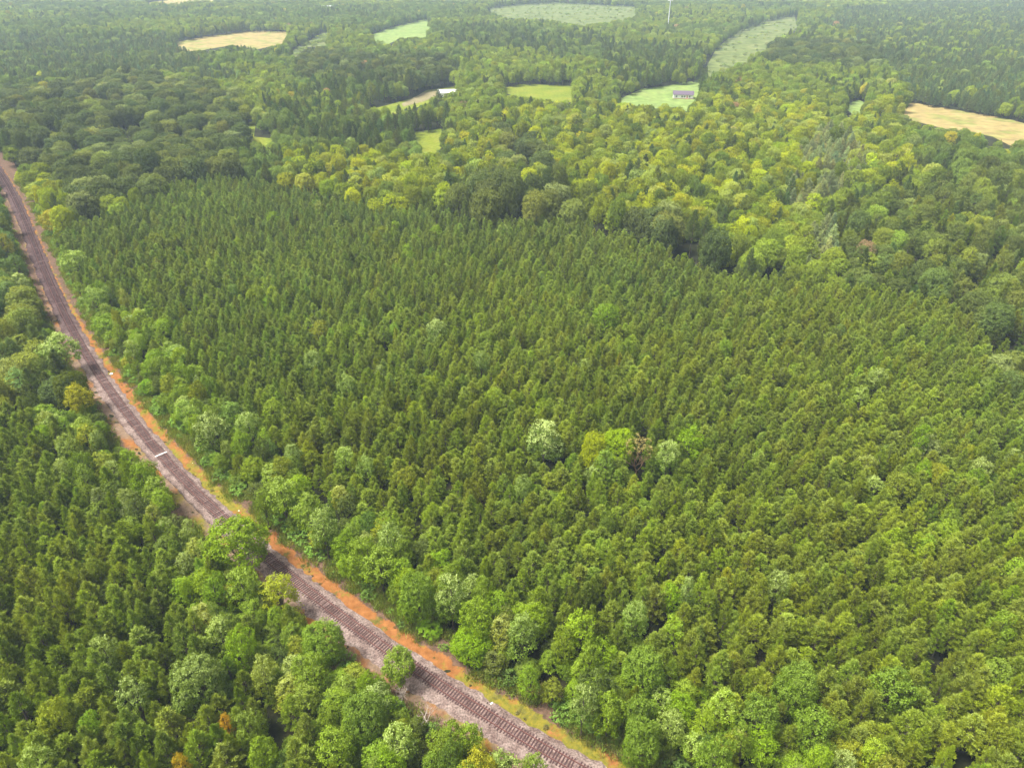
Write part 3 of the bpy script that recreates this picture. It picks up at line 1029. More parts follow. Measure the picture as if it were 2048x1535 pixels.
# --- special trees read off the photo: (apex x, apex y, crown width px, height m, shape set, tone, pale, short name, label)
G_BR, G_MID, G_YEL, G_DK, G_TEAL = (0.096, 0.146, 0.003), (0.074, 0.110, 0.005), (0.108, 0.124, 0.004), (0.050, 0.066, 0.009), (0.056, 0.092, 0.010)
SPECIAL = [
    (463, 1046, 128, 13.5, 'wide', G_BR, 0.05, 'the big round tree over the rails', 'largest round bright green tree, its crown hanging over the rails'),
    (793, 1292, 66, 9.5, 'low', G_BR, 0.25, 'the egg-shaped tree over the rails', 'egg-shaped bright green tree whose crown covers the lower track'),
    (476, 1142, 74, 12, 'oval', G_BR, 0.25, None, 'bright green tree just below the big round tree over the rails'),
    (548, 1152, 76, 11, 'tall', G_YEL, 0.1, 'the spiky yellow-green tree', 'spiky yellow-green tree under the gap in the trees by the rails'),
    (640, 1250, 90, 10, 'wide', (0.085, 0.14, 0.012), 0.1, 'the broad yellow-green tree', 'broad yellow-green tree left of the rails above the dead trees'),
    (284, 920, 52, 11, 'oval', G_MID, 0.2, None, 'green tree at the left verge just below the whitish crosstie'),
    (302, 955, 58, 11, 'oval', G_BR, 0.3, 'the tree below the white crosstie', 'rounded bright tree on the left verge, second below the whitish crosstie'),
    (372, 1036, 42, 10, 'oval', G_MID, 0.6, None, 'pale-tipped small tree left of the big round tree'),
    (252, 1356, 66, 13, 'tall', G_TEAL, 0.55, 'the pale-leaved left tree', 'tall pale-leaved tree standing alone among olive pines at lower left'),
    (384, 1322, 112, 13, 'wide', G_TEAL, 0.35, 'the wide blue-green tree', 'wide blue-green tree with pale tip right of the pale-leaved tree'),
    (724, 1394, 92, 12, 'wide', (0.048, 0.12, 0.018), 0.1, 'the dome-shaped tree', 'dome-shaped deep green tree left of the grey dead tree'),
    (610, 1310, 76, 11, 'oval', G_BR, 0.2, None, 'bright green tree between the broad yellow-green and dome-shaped trees'),
    (662, 1462, 82, 11, 'oval', G_BR, 0.15, None, 'bright green tree directly below the dome-shaped tree, near the bottom edge'),
    (936, 1452, 62, 9, 'oval', G_BR, 0.15, 'the tree by the orange bank', 'small bright tree beside the bare orange bank left of the rails'),
    (492, 1424, 62, 11, 'oval', G_MID, 0.2, None, 'green tree right beside the orange-leaved tree'),
    (515, 1475, 62, 10, 'oval', G_BR, 0.1, None, 'bright green tree below and right of the orange-leaved tree'),
    (446, 1422, 32, 9, 'tall', (0.20, 0.12, 0.02), 0.0, 'the orange-leaved tree', 'slender tree with orange leaves among green trees at lower left'),
    (352, 1504, 34, 9, 'tall', (0.18, 0.13, 0.015), 0.0, None, 'yellow-orange slender tree at the bottom edge below the wide blue-green tree'),
    (1066, 1508, 52, 9, 'oval', G_BR, 0.3, None, 'bright green tree at the bottom edge, overlapping the left rail'),
    (106, 664, 76, 14, 'oval', (0.07, 0.14, 0.02), 0.75, 'the white-topped tree by the rails', 'white-topped green tree left of the rails in the upper left'),
    (130, 742, 70, 13, 'wide', G_DK, 0.0, None, 'dark domed tree directly below the white-topped tree by the rails'),
    (146, 768, 56, 12, 'oval', (0.13, 0.13, 0.01), 0.0, None, 'golden-yellow tree left of the rails below a dark domed tree'),
    (32, 544, 36, 12, 'oval', G_TEAL, 0.95, None, 'silvery white-topped small tree near the left edge'),
    (180, 570, 54, 13, 'oval', (0.06, 0.14, 0.02), 0.35, 'the bright tree at the upper verge', 'bright round-topped tree on the right verge of the far track'),
    (206, 628, 54, 9, 'oval', (0.085, 0.15, 0.01), 0.1, None, 'low yellow-green tree just below the bright tree at the upper verge'),
    (142, 500, 60, 13, 'oval', (0.1, 0.15, 0.025), 0.35, None, 'feathery light green tree right of the shaded stretch of track'),
    (100, 418, 55, 12, 'oval', (0.13, 0.12, 0.015), 0.0, None, 'yellowish tree right of the far track, above the feathery light green tree'),
    (412, 824, 70, 14, 'oval', G_TEAL, 0.7, 'the pale-topped verge tree', 'pale-topped round tree at the right verge above the whitish crosstie'),
    (490, 820, 50, 13, 'oval', (0.065, 0.14, 0.02), 0.6, None, 'pale-tipped tree in the pines right of the pale-topped verge tree'),
    (640, 1018, 64, 14, 'oval', (0.06, 0.13, 0.02), 0.5, 'the twin pale-tipped tree', 'tall pale-tipped tree right of the rails, upper of a close pair'),
    (636, 1040, 40, 10, 'tall', (0.06, 0.13, 0.02), 0.7, None, 'narrow pale-tipped tree right of the rails, lower of a close pair'),
    (610, 985, 66, 13, 'oval', G_BR, 0.3, None, 'bright green tree just above the close pale-tipped pair'),
    (556, 954, 70, 14, 'oval', G_BR, 0.35, 'the tall verge tree', 'tall bright tree on the right verge beside the yellow grass strip'),
    (520, 975, 46, 12, 'tall', G_MID, 0.1, None, 'narrow green tree left of the tall verge tree'),
    (720, 1075, 72, 13, 'oval', G_BR, 0.15, None, 'bright green verge tree below the close pale-tipped pair'),
    (776, 1046, 62, 13, 'oval', (0.06, 0.13, 0.02), 0.55, None, 'pale-tipped tree behind the right verge, above two bright ones'),
    (756, 1098, 78, 12, 'oval', G_BR, 0.2, None, 'bright green tree directly below a pale-tipped one behind the verge'),
    (832, 1148, 80, 13, 'wide', (0.06, 0.14, 0.014), 0.1, None, 'broad bright green tree left of the white-topped lower tree'),
    (900, 1150, 70, 14, 'oval', (0.055, 0.125, 0.02), 0.75, 'the white-topped lower tree', 'white-topped round tree above the orange clay strip'),
    (966, 1150, 50, 12, 'oval', G_BR, 0.2, None, 'bright green tree right of the white-topped lower tree'),
    (952, 1198, 76, 13, 'oval', G_BR, 0.1, None, 'bright green tree below and right of the white-topped lower tree'),
    (944, 1256, 84, 8, 'wide', (0.10, 0.18, 0.008), 0.0, 'the lime-green layered tree', 'lime-green layered tree leaning over the right verge'),
    (1046, 1228, 70, 13, 'tall', (0.06, 0.12, 0.02), 0.35, None, 'tall green tree right of the lime-green layered tree'),
    (1060, 1325, 48, 10, 'tall', (0.05, 0.16, 0.012), 0.1, 'the narrow vivid tree', 'narrow vivid green tree at the verge above the white marker'),
    (1276, 1200, 58, 12, 'oval', (0.045, 0.14, 0.025), 0.4, 'the mint-tipped tree', 'mint-tipped tree standing alone among lower middle pines'),
    (1296, 1300, 90, 13, 'wide', (0.05, 0.135, 0.014), 0.15, 'the deep green wide tree', 'wide deep green tree among pines right of the narrow vivid tree'),
    (1170, 1372, 58, 13, 'oval', (0.05, 0.12, 0.02), 0.65, 'the white-tipped bottom tree', 'white-tipped tree near the bottom, right of the yellow bank'),
    (1222, 1384, 70, 12, 'oval', G_BR, 0.15, None, 'bright green tree beside the white-tipped bottom tree'),
    (1604, 1332, 90, 13, 'wide', (0.05, 0.13, 0.014), 0.15, 'the dark round tree', 'rounded deep green tree at lower right among olive pines'),
    (1530, 1395, 80, 12, 'oval', (0.05, 0.12, 0.016), 0.1, None, 'deep green tree left of and below the dark round tree'),
    (1180, 1285, 46, 11, 'tall', G_BR, 0.2, None, 'slim bright tree above the white-tipped bottom tree'),
    (1380, 1150, 36, 12, 'tall', (0.05, 0.12, 0.03), 0.6, 'the slim pale tree', 'slim pale-tipped tree between olive pines in the lower right middle'),
    (1046, 946, 40, 12, 'oval', (0.055, 0.12, 0.02), 0.45, None, 'small pale-tipped tree below the pale-crowned tree in the plantation'),
    (1090, 840, 74, 15, 'oval', (0.055, 0.115, 0.03), 0.95, 'the pale-crowned plantation tree', 'tall pale-crowned tree standing in the middle of the pine plantation'),
    (1190, 866, 58, 13, 'wide', (0.135, 0.158, 0.008), 0.0, 'the golden tree', 'golden-topped tree in the middle of the plantation'),
    (1236, 858, 70, 13, 'wide', (0.115, 0.165, 0.008), 0.0, None, 'lime domed tree right beside the golden tree'),
    (1212, 896, 44, 12, 'tall', (0.075, 0.14, 0.02), 0.2, None, 'narrow light green tree in front of the golden tree'),
    (1340, 880, 50, 13, 'oval', (0.07, 0.14, 0.02), 0.7, 'the pale tree right of the brown one', 'pale yellow-green tree right of the brown dying tree'),
    (1386, 846, 62, 13, 'tall', (0.055, 0.17, 0.008), 0.0, None, 'vivid green spiky tree above the pale tree right of the brown one'),
    (690, 742, 40, 13, 'oval', (0.06, 0.13, 0.02), 0.5, None, 'small light tree in the plantation, upper left of its middle'),
    (872, 634, 40, 13, 'oval', (0.06, 0.12, 0.03), 0.8, 'the silvery tree', 'small silvery-topped tree in the upper middle of the plantation'),
    (622, 700, 40, 12, 'oval', (0.055, 0.12, 0.025), 0.5, None, 'small mint-tipped tree left of the upper middle of the plantation'),
    (962, 700, 36, 12, 'oval', (0.05, 0.12, 0.025), 0.4, None, 'small blue-green tree below and right of the silvery tree'),
    (730, 906, 44, 12, 'oval', (0.06, 0.14, 0.02), 0.4, 'the light tree left of the middle', 'light green tree among pines left of the pale-crowned tree'),
    (1216, 604, 56, 13, 'oval', (0.08, 0.14, 0.012), 0.0, None, 'yellow-green tree in the upper right part of the plantation'),
    (778, 386, 36, 13, 'tall', (0.15, 0.18, 0.01), 0.0, 'the lemon-coloured clump', 'lemon-coloured tree at the far edge of the plantation, middle of three'),
    (802, 392, 32, 12, 'oval', (0.15, 0.175, 0.01), 0.0, None, 'lemon-coloured tree at the far edge of the plantation, right of two others'),
    (748, 394, 34, 12, 'oval', (0.14, 0.165, 0.01), 0.0, None, 'lemon-coloured tree at the far plantation edge, left of two others'),
    (1800, 1340, 90, 12, 'oval', (0.055, 0.12, 0.014), 0.1, 'the leafy corner tree', 'leafy green tree among pines near the lower right corner'),
    (1640, 1420, 84, 12, 'oval', (0.05, 0.13, 0.014), 0.1, None, 'deep green tree directly below the dark round tree'),
    (1440, 1480, 80, 12, 'oval', (0.05, 0.13, 0.014), 0.1, 'the leafy bottom-edge tree', 'bright leafy tree at the bottom edge, left of the dark round tree'),
    (1290, 1440, 80, 12, 'wide', (0.05, 0.125, 0.014), 0.1, 'the broad leafy bottom tree', 'broad leafy tree near the bottom edge below the deep green wide tree'),
]
SETS = {'oval': I_OVAL, 'tall': I_TALL, 'wide': I_WIDE, 'low': I_LOW}
sp_rows, sp_xy = [], []
for k, (ax, ay, wpx, h, shp, tone, pale, short, label) in enumerate(SPECIAL):
    x, y = (float(q) for q in ground(ax, ay, h))
    dep = y * CP - (h * 0.6 - CAM_H) * SP
    q_ = 1.15 if tone[0] > 0.1 else 0.88
    tone = (max(tone[0], 0.62 * tone[1]) * q_, tone[1] * q_, tone[2] * 0.35)
    sp_rows.append((x, y, int(SETS[shp][k % len(SETS[shp])]), h, wpx * dep / F, tone, pale))
    sp_xy.append((x, y, wpx * dep / F))
sp_xy = np.array(sp_xy)

DEADS = [(800, 1372, 5.0, 'grey'), (842, 1418, 5.5, 'grey'), (1280, 880, 12.0, 'brown')]
dead_xy = np.array([[*map(float, ground(a_, b_, h)), 3.0] for a_, b_, h, _ in DEADS])


def away_from_specials(x, y, k=0.42, h=None):
    ok = np.ones(len(x), bool)
    for sx, sy, sw in np.concatenate([sp_xy, dead_xy]):
        ok &= np.hypot(x - sx, y - sy) > k * sw + 0.6
    if h is not None:                                        # nothing stands right in front of the trees that show
        d = np.hypot(x, y)
        pts = [project(x, y, h * f)[:2] for f in (0.6, 0.97)]
        for row, (sx, sy, _sw) in zip(SPECIAL, sp_xy):
            front = d < math.hypot(sx, sy)
            for px, py in pts:
                ok &= ~(front & (abs(px - row[0]) < 0.36 * row[2]) & (py > row[1] - 2) & (py < row[1] + 0.42 * row[2]))
    return ok


def plantation_tone(x, y):
    px, py, dep = project(x, y, 10)
    n = len(x)
    t = np.zeros((n, 3))
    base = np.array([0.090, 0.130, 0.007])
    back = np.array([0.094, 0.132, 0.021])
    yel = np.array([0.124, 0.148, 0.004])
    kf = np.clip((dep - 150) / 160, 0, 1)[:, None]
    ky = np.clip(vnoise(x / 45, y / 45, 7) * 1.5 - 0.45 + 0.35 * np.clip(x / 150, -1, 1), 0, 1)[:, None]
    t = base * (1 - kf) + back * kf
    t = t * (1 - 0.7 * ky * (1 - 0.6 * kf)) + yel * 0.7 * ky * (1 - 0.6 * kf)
    return t * (0.88 + 0.24 * vnoise(x / 28, y / 28, 9))[:, None]


# --- young pines of the two plantations
X, Y = jgrid(3.15, 30, 620, 0.42)
inA, inB = inside(X, Y, PLANT_A), inside(X, Y, PLANT_B)
off, _s = track_offset(X, Y)
edge_n = 14 + 9 * vnoise(X / 25, Y / 25, 3)
ok = (inA & (off > 8.4)) | (inB & (off < -8))
band = (inA & (off < edge_n) & (Y < 230)) | (inB & (off > -edge_n))
mixn = vnoise(X / 22, Y / 22, 4)
pb = np.where(band, 0.86, np.where(mixn > 0.72, 0.16, 0.018))
pb = np.where(~band & (Y > 170), pb * 0.35, pb)
isb = rng.random(len(X)) < pb
h = 9.3 + 2.2 * (vnoise(X / 40, Y / 40, 5) - 0.5) + rng.normal(0, 0.75, len(X))
h = np.where(rng.random(len(X)) < 0.06, h * 0.72, h)
ok &= clear_view(X, Y, h) & away_from_specials(X, Y, 0.42, h)
ok &= rng.random(len(X)) > 0.05 + 0.10 * (vnoise(X / 9, Y / 9, 6) > 0.78)
m = ok & ~isb
n = m.sum()
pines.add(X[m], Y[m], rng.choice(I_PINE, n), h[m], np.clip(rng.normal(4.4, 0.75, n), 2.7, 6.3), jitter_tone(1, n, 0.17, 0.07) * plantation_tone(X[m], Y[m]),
          np.clip(rng.normal(0.28, 0.13, n), 0.0, 0.7))
m = ok & isb & (rng.random(len(X)) < np.where(band, 0.66, 0.75))
n = m.sum()
bt = np.array([G_BR, G_MID, G_YEL, G_DK, G_TEAL])[rng.choice(5, n, p=[0.42, 0.3, 0.12, 0.06, 0.10])]
hb = np.where(band[m], h[m] * rng.uniform(0.75, 1.3, n), h[m] * rng.uniform(0.95, 1.2, n))
broads.add(X[m], Y[m], rng.choice(np.concatenate([I_OVAL, I_OVAL, I_TALL]), n), hb, np.clip(rng.normal(4.9, 0.9, n), 3.2, 7.5), jitter_tone(1, n, 0.12, 0.05) * bt,
           np.where(rng.random(n) < 0.25, rng.uniform(0.3, 0.7, n), rng.uniform(0, 0.15, n)))

# low growth where a tall tree would hide one that shows
m = ~ok & (((inA) & (off > 9)) | (inB & (off < -9))) & (rng.random(len(X)) < 0.8)
h2 = h * rng.uniform(0.35, 0.55, len(X))
m &= clear_view(X, Y, h2) & away_from_specials(X, Y, 0.2, h2)
n = m.sum()
broads.add(X[m], Y[m], rng.choice(I_LOW, n), h2[m], rng.uniform(3.4, 5.0, n), jitter_tone(1, n, 0.15, 0.05) * np.array(G_MID), rng.uniform(0, 0.2, n))

# --- understorey that closes the forest edge down to the ground
X, Y = jgrid(3.0, 30, 420)
off, _s = track_offset(X, Y)
h = rng.uniform(3.0, 7.5, len(X))
ok = (((off > 7.2) & (off < 20)) | ((off < -7.0) & (off > -17))) & (rng.random(len(X)) < np.where(abs(off) < 14, 0.85, 0.5))
ok &= clear_view(X, Y, h) & away_from_specials(X, Y, 0.25, h)
n = ok.sum()
bt = np.array([G_BR, G_MID, G_YEL, G_DK])[rng.choice(4, n, p=[0.3, 0.4, 0.1, 0.2])]
broads.add(X[ok], Y[ok], rng.choice(np.concatenate([I_OVAL, I_TALL, I_LOW, I_LOW]), n), h[ok], rng.uniform(3.0, 5.0, n), jitter_tone(1, n, 0.15, 0.06) * bt, rng.uniform(0, 0.2, n))

# --- mixed woods further off
def woods(x, y):
    """Kind and look of woodland trees by the part of the landscape they stand in."""
    n = len(x)
    oak, bright, olive = any_in(OAKS, x, y), any_in(BRIGHT, x, y), any_in(OLIVE, x, y)
    palep, darkp, farp = any_in(PALEPINE, x, y), any_in(DARKPINE, x, y), any_in(FARPINE, x, y)
    stripc = inside(x, y, STRIP_C)
    cl = vnoise(x / 55, y / 55, 11)
    cl2 = vnoise(x / 140, y / 140, 12)
    pine_p = np.where(cl > 0.58, 0.42, 0.10)
    pine_p = np.where(bright, 0.14, pine_p)
    pine_p = np.where(oak, 0.03, pine_p)
    pine_p = np.where(olive, 0.45, pine_p)
    pine_p = np.where(stripc, 0.10, pine_p)
    pine_p = np.where(palep, 0.75, np.where(darkp, 0.72, pine_p))
    pine_p = np.where(farp, 0.86, pine_p)
    isp = rng.random(n) < pine_p
    tone = np.where((cl2 > 0.5)[:, None], (0.100, 0.132, 0.010), (0.074, 0.106, 0.015)) * np.ones((n, 3))
    pick = rng.random(n)
    bt = np.where((pick < 0.45)[:, None], (0.150, 0.172, 0.003), np.where((pick < 0.80)[:, None], (0.096, 0.122, 0.004), (0.062, 0.088, 0.007)))
    tone = np.where(bright[:, None] & ~isp[:, None], bt, tone)
    ot = np.where((pick < 0.25)[:, None], (0.082, 0.098, 0.016), (0.047, 0.064, 0.014))
    tone = np.where(oak[:, None], ot, tone)
    tone = np.where(olive[:, None], np.where((pick < 0.3)[:, None], (0.10, 0.125, 0.012), (0.064, 0.085, 0.014)), tone)
    tone = np.where(stripc[:, None], np.where((pick < 0.5)[:, None], (0.105, 0.125, 0.016), (0.064, 0.102, 0.024)), tone)
    tone = np.where((isp & ~olive)[:, None], (0.072, 0.100, 0.024), tone)
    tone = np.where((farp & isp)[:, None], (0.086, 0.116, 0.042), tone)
    tone = np.where((palep & isp)[:, None], (0.165, 0.188, 0.080), tone)
    rare = rng.random(n)
    tone = np.where((~isp & (rare < 0.0015))[:, None], (0.16, 0.105, 0.05), tone)
    tone = np.where((~isp & (rare > 0.994) & ~oak)[:, None], (0.17, 0.17, 0.012), tone)
    pale = np.where(bright & (rng.random(n) < 0.12), 0.4, np.where(rng.random(n) < 0.04, 0.4, 0.03))
    return isp, tone, pale, oak, bright, farp, darkp | palep


for sp, d0, d1 in ((5.0, 60, 900), (6.6, 900, 1700), (8.0, 1700, 3000)):
    X, Y = jgrid(sp, d0, d1, 0.45)
    off, _s = track_offset(X, Y) if d0 < 900 else (np.full(len(X), 99.0), None)
    ok = ~(inside(X, Y, PLANT_A) & (off > 0)) & ~(inside(X, Y, PLANT_B) & (off < 0)) & (abs(off) > 8)
    X, Y, off = X[ok], Y[ok], off[ok]
    isp, tone, pale, oak, bright, farp, oldp = woods(X, Y)
    n = len(X)
    dist = np.hypot(X, Y)
    h = 12.5 + 6.0 * (vnoise(X / 60, Y / 60, 15) - 0.4) + rng.normal(0, 1.6, n)
    h = np.where(oak, h + 1.5 + 7 * (vnoise(X / 32, Y / 32, 61) - 0.35), np.where(farp, 12 + rng.normal(0, 1, n), np.where(oldp, 14 + rng.normal(0, 2, n), h)))
    h = np.clip(h, 6, 24)
    w = np.where(isp, rng.normal(5.2, 0.8, n), np.where(oak, rng.normal(12.5, 2.0, n), rng.normal(8.2, 1.6, n)))
    w = np.clip(w, 3.5, 15) * (1.0 if d0 < 900 else 1.12 if d0 < 1700 else 1.3)
    keep = rng.random(n) < np.where(oak & ~isp, 0.27, np.where(isp, 0.92, 0.62))
    keep &= clear_view(X, Y, h) & away_from_specials(X, Y)
    p = keep & isp
    big = (h > 16)
    pines.add(X[p], Y[p], np.where(big[p], rng.choice(I_OLD, p.sum()), rng.choice(I_PINE, p.sum())), h[p], w[p] * np.where(big[p], 1.15, 1), jitter_tone(1, p.sum(), 0.18, 0.08) * tone[p], pale[p])
    b = keep & ~isp
    nb_ = b.sum()
    shp = np.where(oak[b] | (w[b] > 9), rng.choice(I_WIDE, nb_), np.where(rng.random(nb_) < 0.25, rng.choice(I_TALL, nb_), np.where(rng.random(nb_) < 0.4, rng.choice(I_WIDE, nb_), rng.choice(I_OVAL, nb_))))
    broads.add(X[b], Y[b], shp, h[b], w[b], jitter_tone(1, nb_, 0.17, 0.06) * tone[b], pale[b])

for nm, mt, px in FIELDS:
    if mt is not M_ROUGH:
        continue
    w_ = world_poly(px, 0)
    nb_ = 700
    X = rng.uniform(w_[:, 0].min(), w_[:, 0].max(), nb_)
    Y = rng.uniform(w_[:, 1].min(), w_[:, 1].max(), nb_)
    k_ = inside(X, Y, w_) & (vnoise(X / 18, Y / 18, 41) > 0.45)
    nb_ = k_.sum()
    broads.add(X[k_], Y[k_], rng.choice(I_SHRUB, nb_), rng.uniform(1.2, 4.0, nb_), rng.uniform(3, 7, nb_), jitter_tone(1, nb_, 0.2, 0.08) * np.array((0.10, 0.13, 0.03)), np.full(nb_, 0.1))

# ------------------------------------------------------------------ plant the trees
def screen_rank(x, y, h, w):
    px, py, dep = project(x, y, h * 0.75)
    ax, ay, _ = project(x, y, h)
    vis = (px > 4) & (px < 2044) & (ay > 2) & (py < 1530) & (dep > 5)
    return np.where(vis, w * F / np.maximum(dep, 1), -1), ax, ay


LAND = []     # landmarks used in words: (photo x, y, phrase)
for row in SPECIAL:
    if row[7]:
        LAND.append((row[0], row[1] + row[2] * 0.4, row[7]))
LAND += [(315, 908, 'the whitish crosstie'), (803, 1395, 'the bare grey tree'), (1280, 900, 'the brown dying tree'), (2048, 1535, 'the lower right corner'), (0, 1535, 'the lower left corner'),
         (985, 1403, 'the white marker by the rails'), (1371, 190, 'the white house'), (895, 186, 'the white-roofed shed'), (2000, 255, 'the tan right-hand field'),
         (855, 285, 'the bright lawn patch'), (515, 268, 'the narrow grass clearing'), (0, 343, 'the far end of the track'), (1700, 300, 'the silvery pine stand')]
LANDA = np.array([(a, b) for a, b, _ in LAND], float)
DIRS = ['right of', 'below right of', 'below', 'below left of', 'left of', 'above left of', 'above', 'above right of']
ORD = ['nearest', 'second', 'third', 'fourth', 'fifth', 'sixth', 'seventh', 'eighth', 'ninth', 'tenth', 'eleventh', 'twelfth', 'thirteenth', 'fourteenth', 'fifteenth',
       'sixteenth', 'seventeenth', 'eighteenth', 'nineteenth', 'twentieth'] + ['twenty-' + o_ for o_ in ('first', 'second', 'third', 'fourth', 'fifth', 'sixth', 'seventh', 'eighth', 'ninth')] + [
       'thirtieth'] + ['thirty-' + o_ for o_ in ('first', 'second', 'third', 'fourth', 'fifth', 'sixth', 'seventh', 'eighth', 'ninth')]


def relative_labels(ax, ay, words):
    """'second pine above left of the golden tree': each tree told by its nearest landmark, direction and order."""
    d = np.hypot(ax[:, None] - LANDA[None, :, 0], ay[:, None] - LANDA[None, :, 1])
    ang = np.degrees(np.arctan2(ay[:, None] - LANDA[None, :, 1], ax[:, None] - LANDA[None, :, 0]))
    octant = (np.round(ang / 45).astype(int)) % 8
    out = []
    for i in range(len(ax)):
        k = int(d[i].argmin())
        o = octant[i, k]
        rank = int(((octant[:, k] == o) & (d[:, k] < d[i, k])).sum())
        w_ = words[i]
        o_ = ORD[rank] if rank < len(ORD) else 'outer'
        out.append(f'{w_}, {o_} {DIRS[o]} {LAND[k][2]}')
    return out


def colour_word(t):
    r_, g_, b_ = t
    if r_ > 1.5 * g_:
        return 'rust-coloured'
    if r_ > 0.92 * g_:
        return 'yellowish'
    if r_ > 0.72 * g_:
        return 'olive green'
    if b_ > 0.26 * g_:
        return 'blue-green'
    return 'fresh green' if g_ > 0.10 else 'dark green'


def plant_one(name, cat, label, group, shape, x, y, h, w, rot, tone, pale):
    p = ALL[shape]
    root = bpy.data.objects.new(name, None)
    root.location = (x, y, 0)
    root.rotation_euler = (0, 0, rot)
    root.scale = (w / p.W, w / p.W, h / p.H)
    COL.objects.link(root)
    tag(root, label, cat, group)
    link('trunk', p.trunk, root)
    c = link('crown', p.crown, root)
    c['tone'] = [float(q) for q in tone]
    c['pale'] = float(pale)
    return root


for sp_ in (SPECIAL,):
    for row, (x, y, shp, h, w, tone, pale) in zip(sp_, sp_rows):
        plant_one('broadleaf_tree', 'tree', row[8], 'distinctive broadleaf trees', shp, x, y, h, w, rng.uniform(0, 6.28), tone, pale)


def plant(bag, name, cat, group, limit, stuff_name, word):
    x, y, shp, h, w, tone, pale = bag.cat()
    rank, ax, ay = screen_rank(x, y, h, w)
    order = np.argsort(-rank)[:limit]
    order = order[rank[order] > 0]
    one = np.zeros(len(x), bool)
    one[order] = True
    rot = rng.uniform(0, 6.283, len(x))
    labels = relative_labels(ax[order], ay[order], [f'{colour_word(tone[i])} {word(i, shp, h, w)}' for i in order])
    for i, lb in zip(order, labels):
        plant_one(name, cat, lb, group, int(shp[i]), x[i], y[i], h[i], w[i], rot[i], tone[i], pale[i])
    r = ~one
    n = r.sum()
    s = np.stack([w[r] / PW[shp[r]], w[r] / PW[shp[r]], h[r] / PH[shp[r]]], 1)
    tilt = rng.normal(0, 0.035, (n, 2))
    o = scatter(stuff_name, np.stack([x[r], y[r], 0 * x[r]], 1), shp[r], np.stack([tilt[:, 0], tilt[:, 1], rot[r]], 1), s, tone[r], pale[r])
    tag(o, kind='stuff')
    print(stuff_name, n)


plant(pines, 'pine_tree', 'pine', 'young pines of the plantation', 300, 'pine_forest', lambda i, s, h, w: 'young pine' if s[i] < len(PINES) else 'tall pine')
plant(broads, 'broadleaf_tree', 'tree', 'broadleaf trees among the pines', 300 - len(SPECIAL), 'broadleaf_forest', lambda i, s, h, w: 'broadleaf tree')

# ------------------------------------------------------------------ dead trees
for (a_, b_, h, kind), (x, y, _w), seed, label in zip(DEADS, dead_xy, (5, 6, 9), (
        'bare grey bushy dead tree left of the rails, nearer to them', 'bare grey thin dead tree left of the rails, below a bushier one',
        'brown dying tree with bare trunk in a gap of the plantation')):
    root = tag(bpy.data.objects.new('dead_tree', None), label, 'tree', 'dead trees')
    root.location = (x, y, 0)
    COL.objects.link(root)
    if kind == 'grey':
        sg = dead_segs(seed, h * 0.95, 0.75 if seed == 5 else 0.42, 4, 0.10, 4 if seed == 5 else 3)
    else:
        sg = dead_segs(seed, h * 0.95, 0.36, 4, 0.17, 3)
    v, q = tubes(sg[:1], 6)
    link('trunk', mesh_from('trunk', v, q, [M_DEADWOOD if kind == 'grey' else M_BROWNWOOD]), root)
    v, q = tubes(sg[1:], 4)
    link('branches', mesh_from('branches', v, q, [M_DEADWOOD if kind == 'grey' else M_BROWNWOOD]), root)
    if kind == 'brown':
        (v, q, lf), _t = broad_mesh(91, H=12.5, W=5.6, clear=0.62, nl=8, lob=1.1, dens=5)
        c = link('crown', mesh_from('crown', v, q, [M_LEAF], leaf=lf), root)
        c['tone'] = [0.15, 0.125, 0.04]
        c['pale'] = 0.0

# ------------------------------------------------------------------ shrubs and weeds along the cutting
rs = np.random.default_rng(55)
n = 0
rows = []
s = 12.0
while s < min(TL - 120, 420):
    for side in (1, -1, 1):
        if rs.random() < (0.85 if side > 0 else 0.75):
            o = side * rs.uniform(5.2 if side > 0 else 5.6, 9.0)
            x, y, _ = track(s + rs.uniform(-1, 1), o)
            hh = rs.uniform(0.8, 3.2) * (0.55 if abs(o) < 6.3 else 1)
            rows.append((float(x), float(y), hh))
    s += 2.6 + s * 0.004
# low dark clumps standing out on the clay
for px, py in ((763, 1222), (790, 1252), (818, 1262), (868, 1312), (730, 1200), (690, 1180), (618, 1140), (606, 1128), (378, 936), (386, 946), (424, 978), (436, 990), (243, 767), (254, 781), (260, 778),
               (276, 806), (1035, 1422), (1050, 1434), (908, 1436), (1092, 1452), (358, 1006), (640, 1164), (668, 1186)):
    x, y = ground(px, py + 2, 0.3)
    rows.append((float(x), float(y), rs.uniform(0.35, 0.7)))
X = np.array([r_[0] for r_ in rows])
Y = np.array([r_[1] for r_ in rows])
Hh = np.array([r_[2] for r_ in rows])
sx, sy, _d = project(X, Y, Hh)
okv = (sx > 0) & (sx < 2048) & (sy > 0) & (sy < 1535)
X, Y, Hh, sx, sy = X[okv], Y[okv], Hh[okv], sx[okv], sy[okv]
labs = relative_labels(sx, sy, ['low dark weed clump' if q < 0.7 else 'leafy trackside shrub' for q in Hh])
for x, y, hh, lb in zip(X, Y, Hh, labs):
    dark = hh < 0.7
    tone = np.array((0.06, 0.05, 0.02) if dark else (0.07, 0.125, 0.014)) * np.exp(rs.normal(0, 0.2))
    plant_one('weed_clump' if dark else 'shrub', 'weeds' if dark else 'shrub', lb, 'weed clumps on the clay' if dark else 'shrubs along the track', int(rs.choice(I_SHRUB)), x, y, hh,
              hh * rs.uniform(1.1, 1.7), rs.uniform(0, 6.28), tone, 0.1)

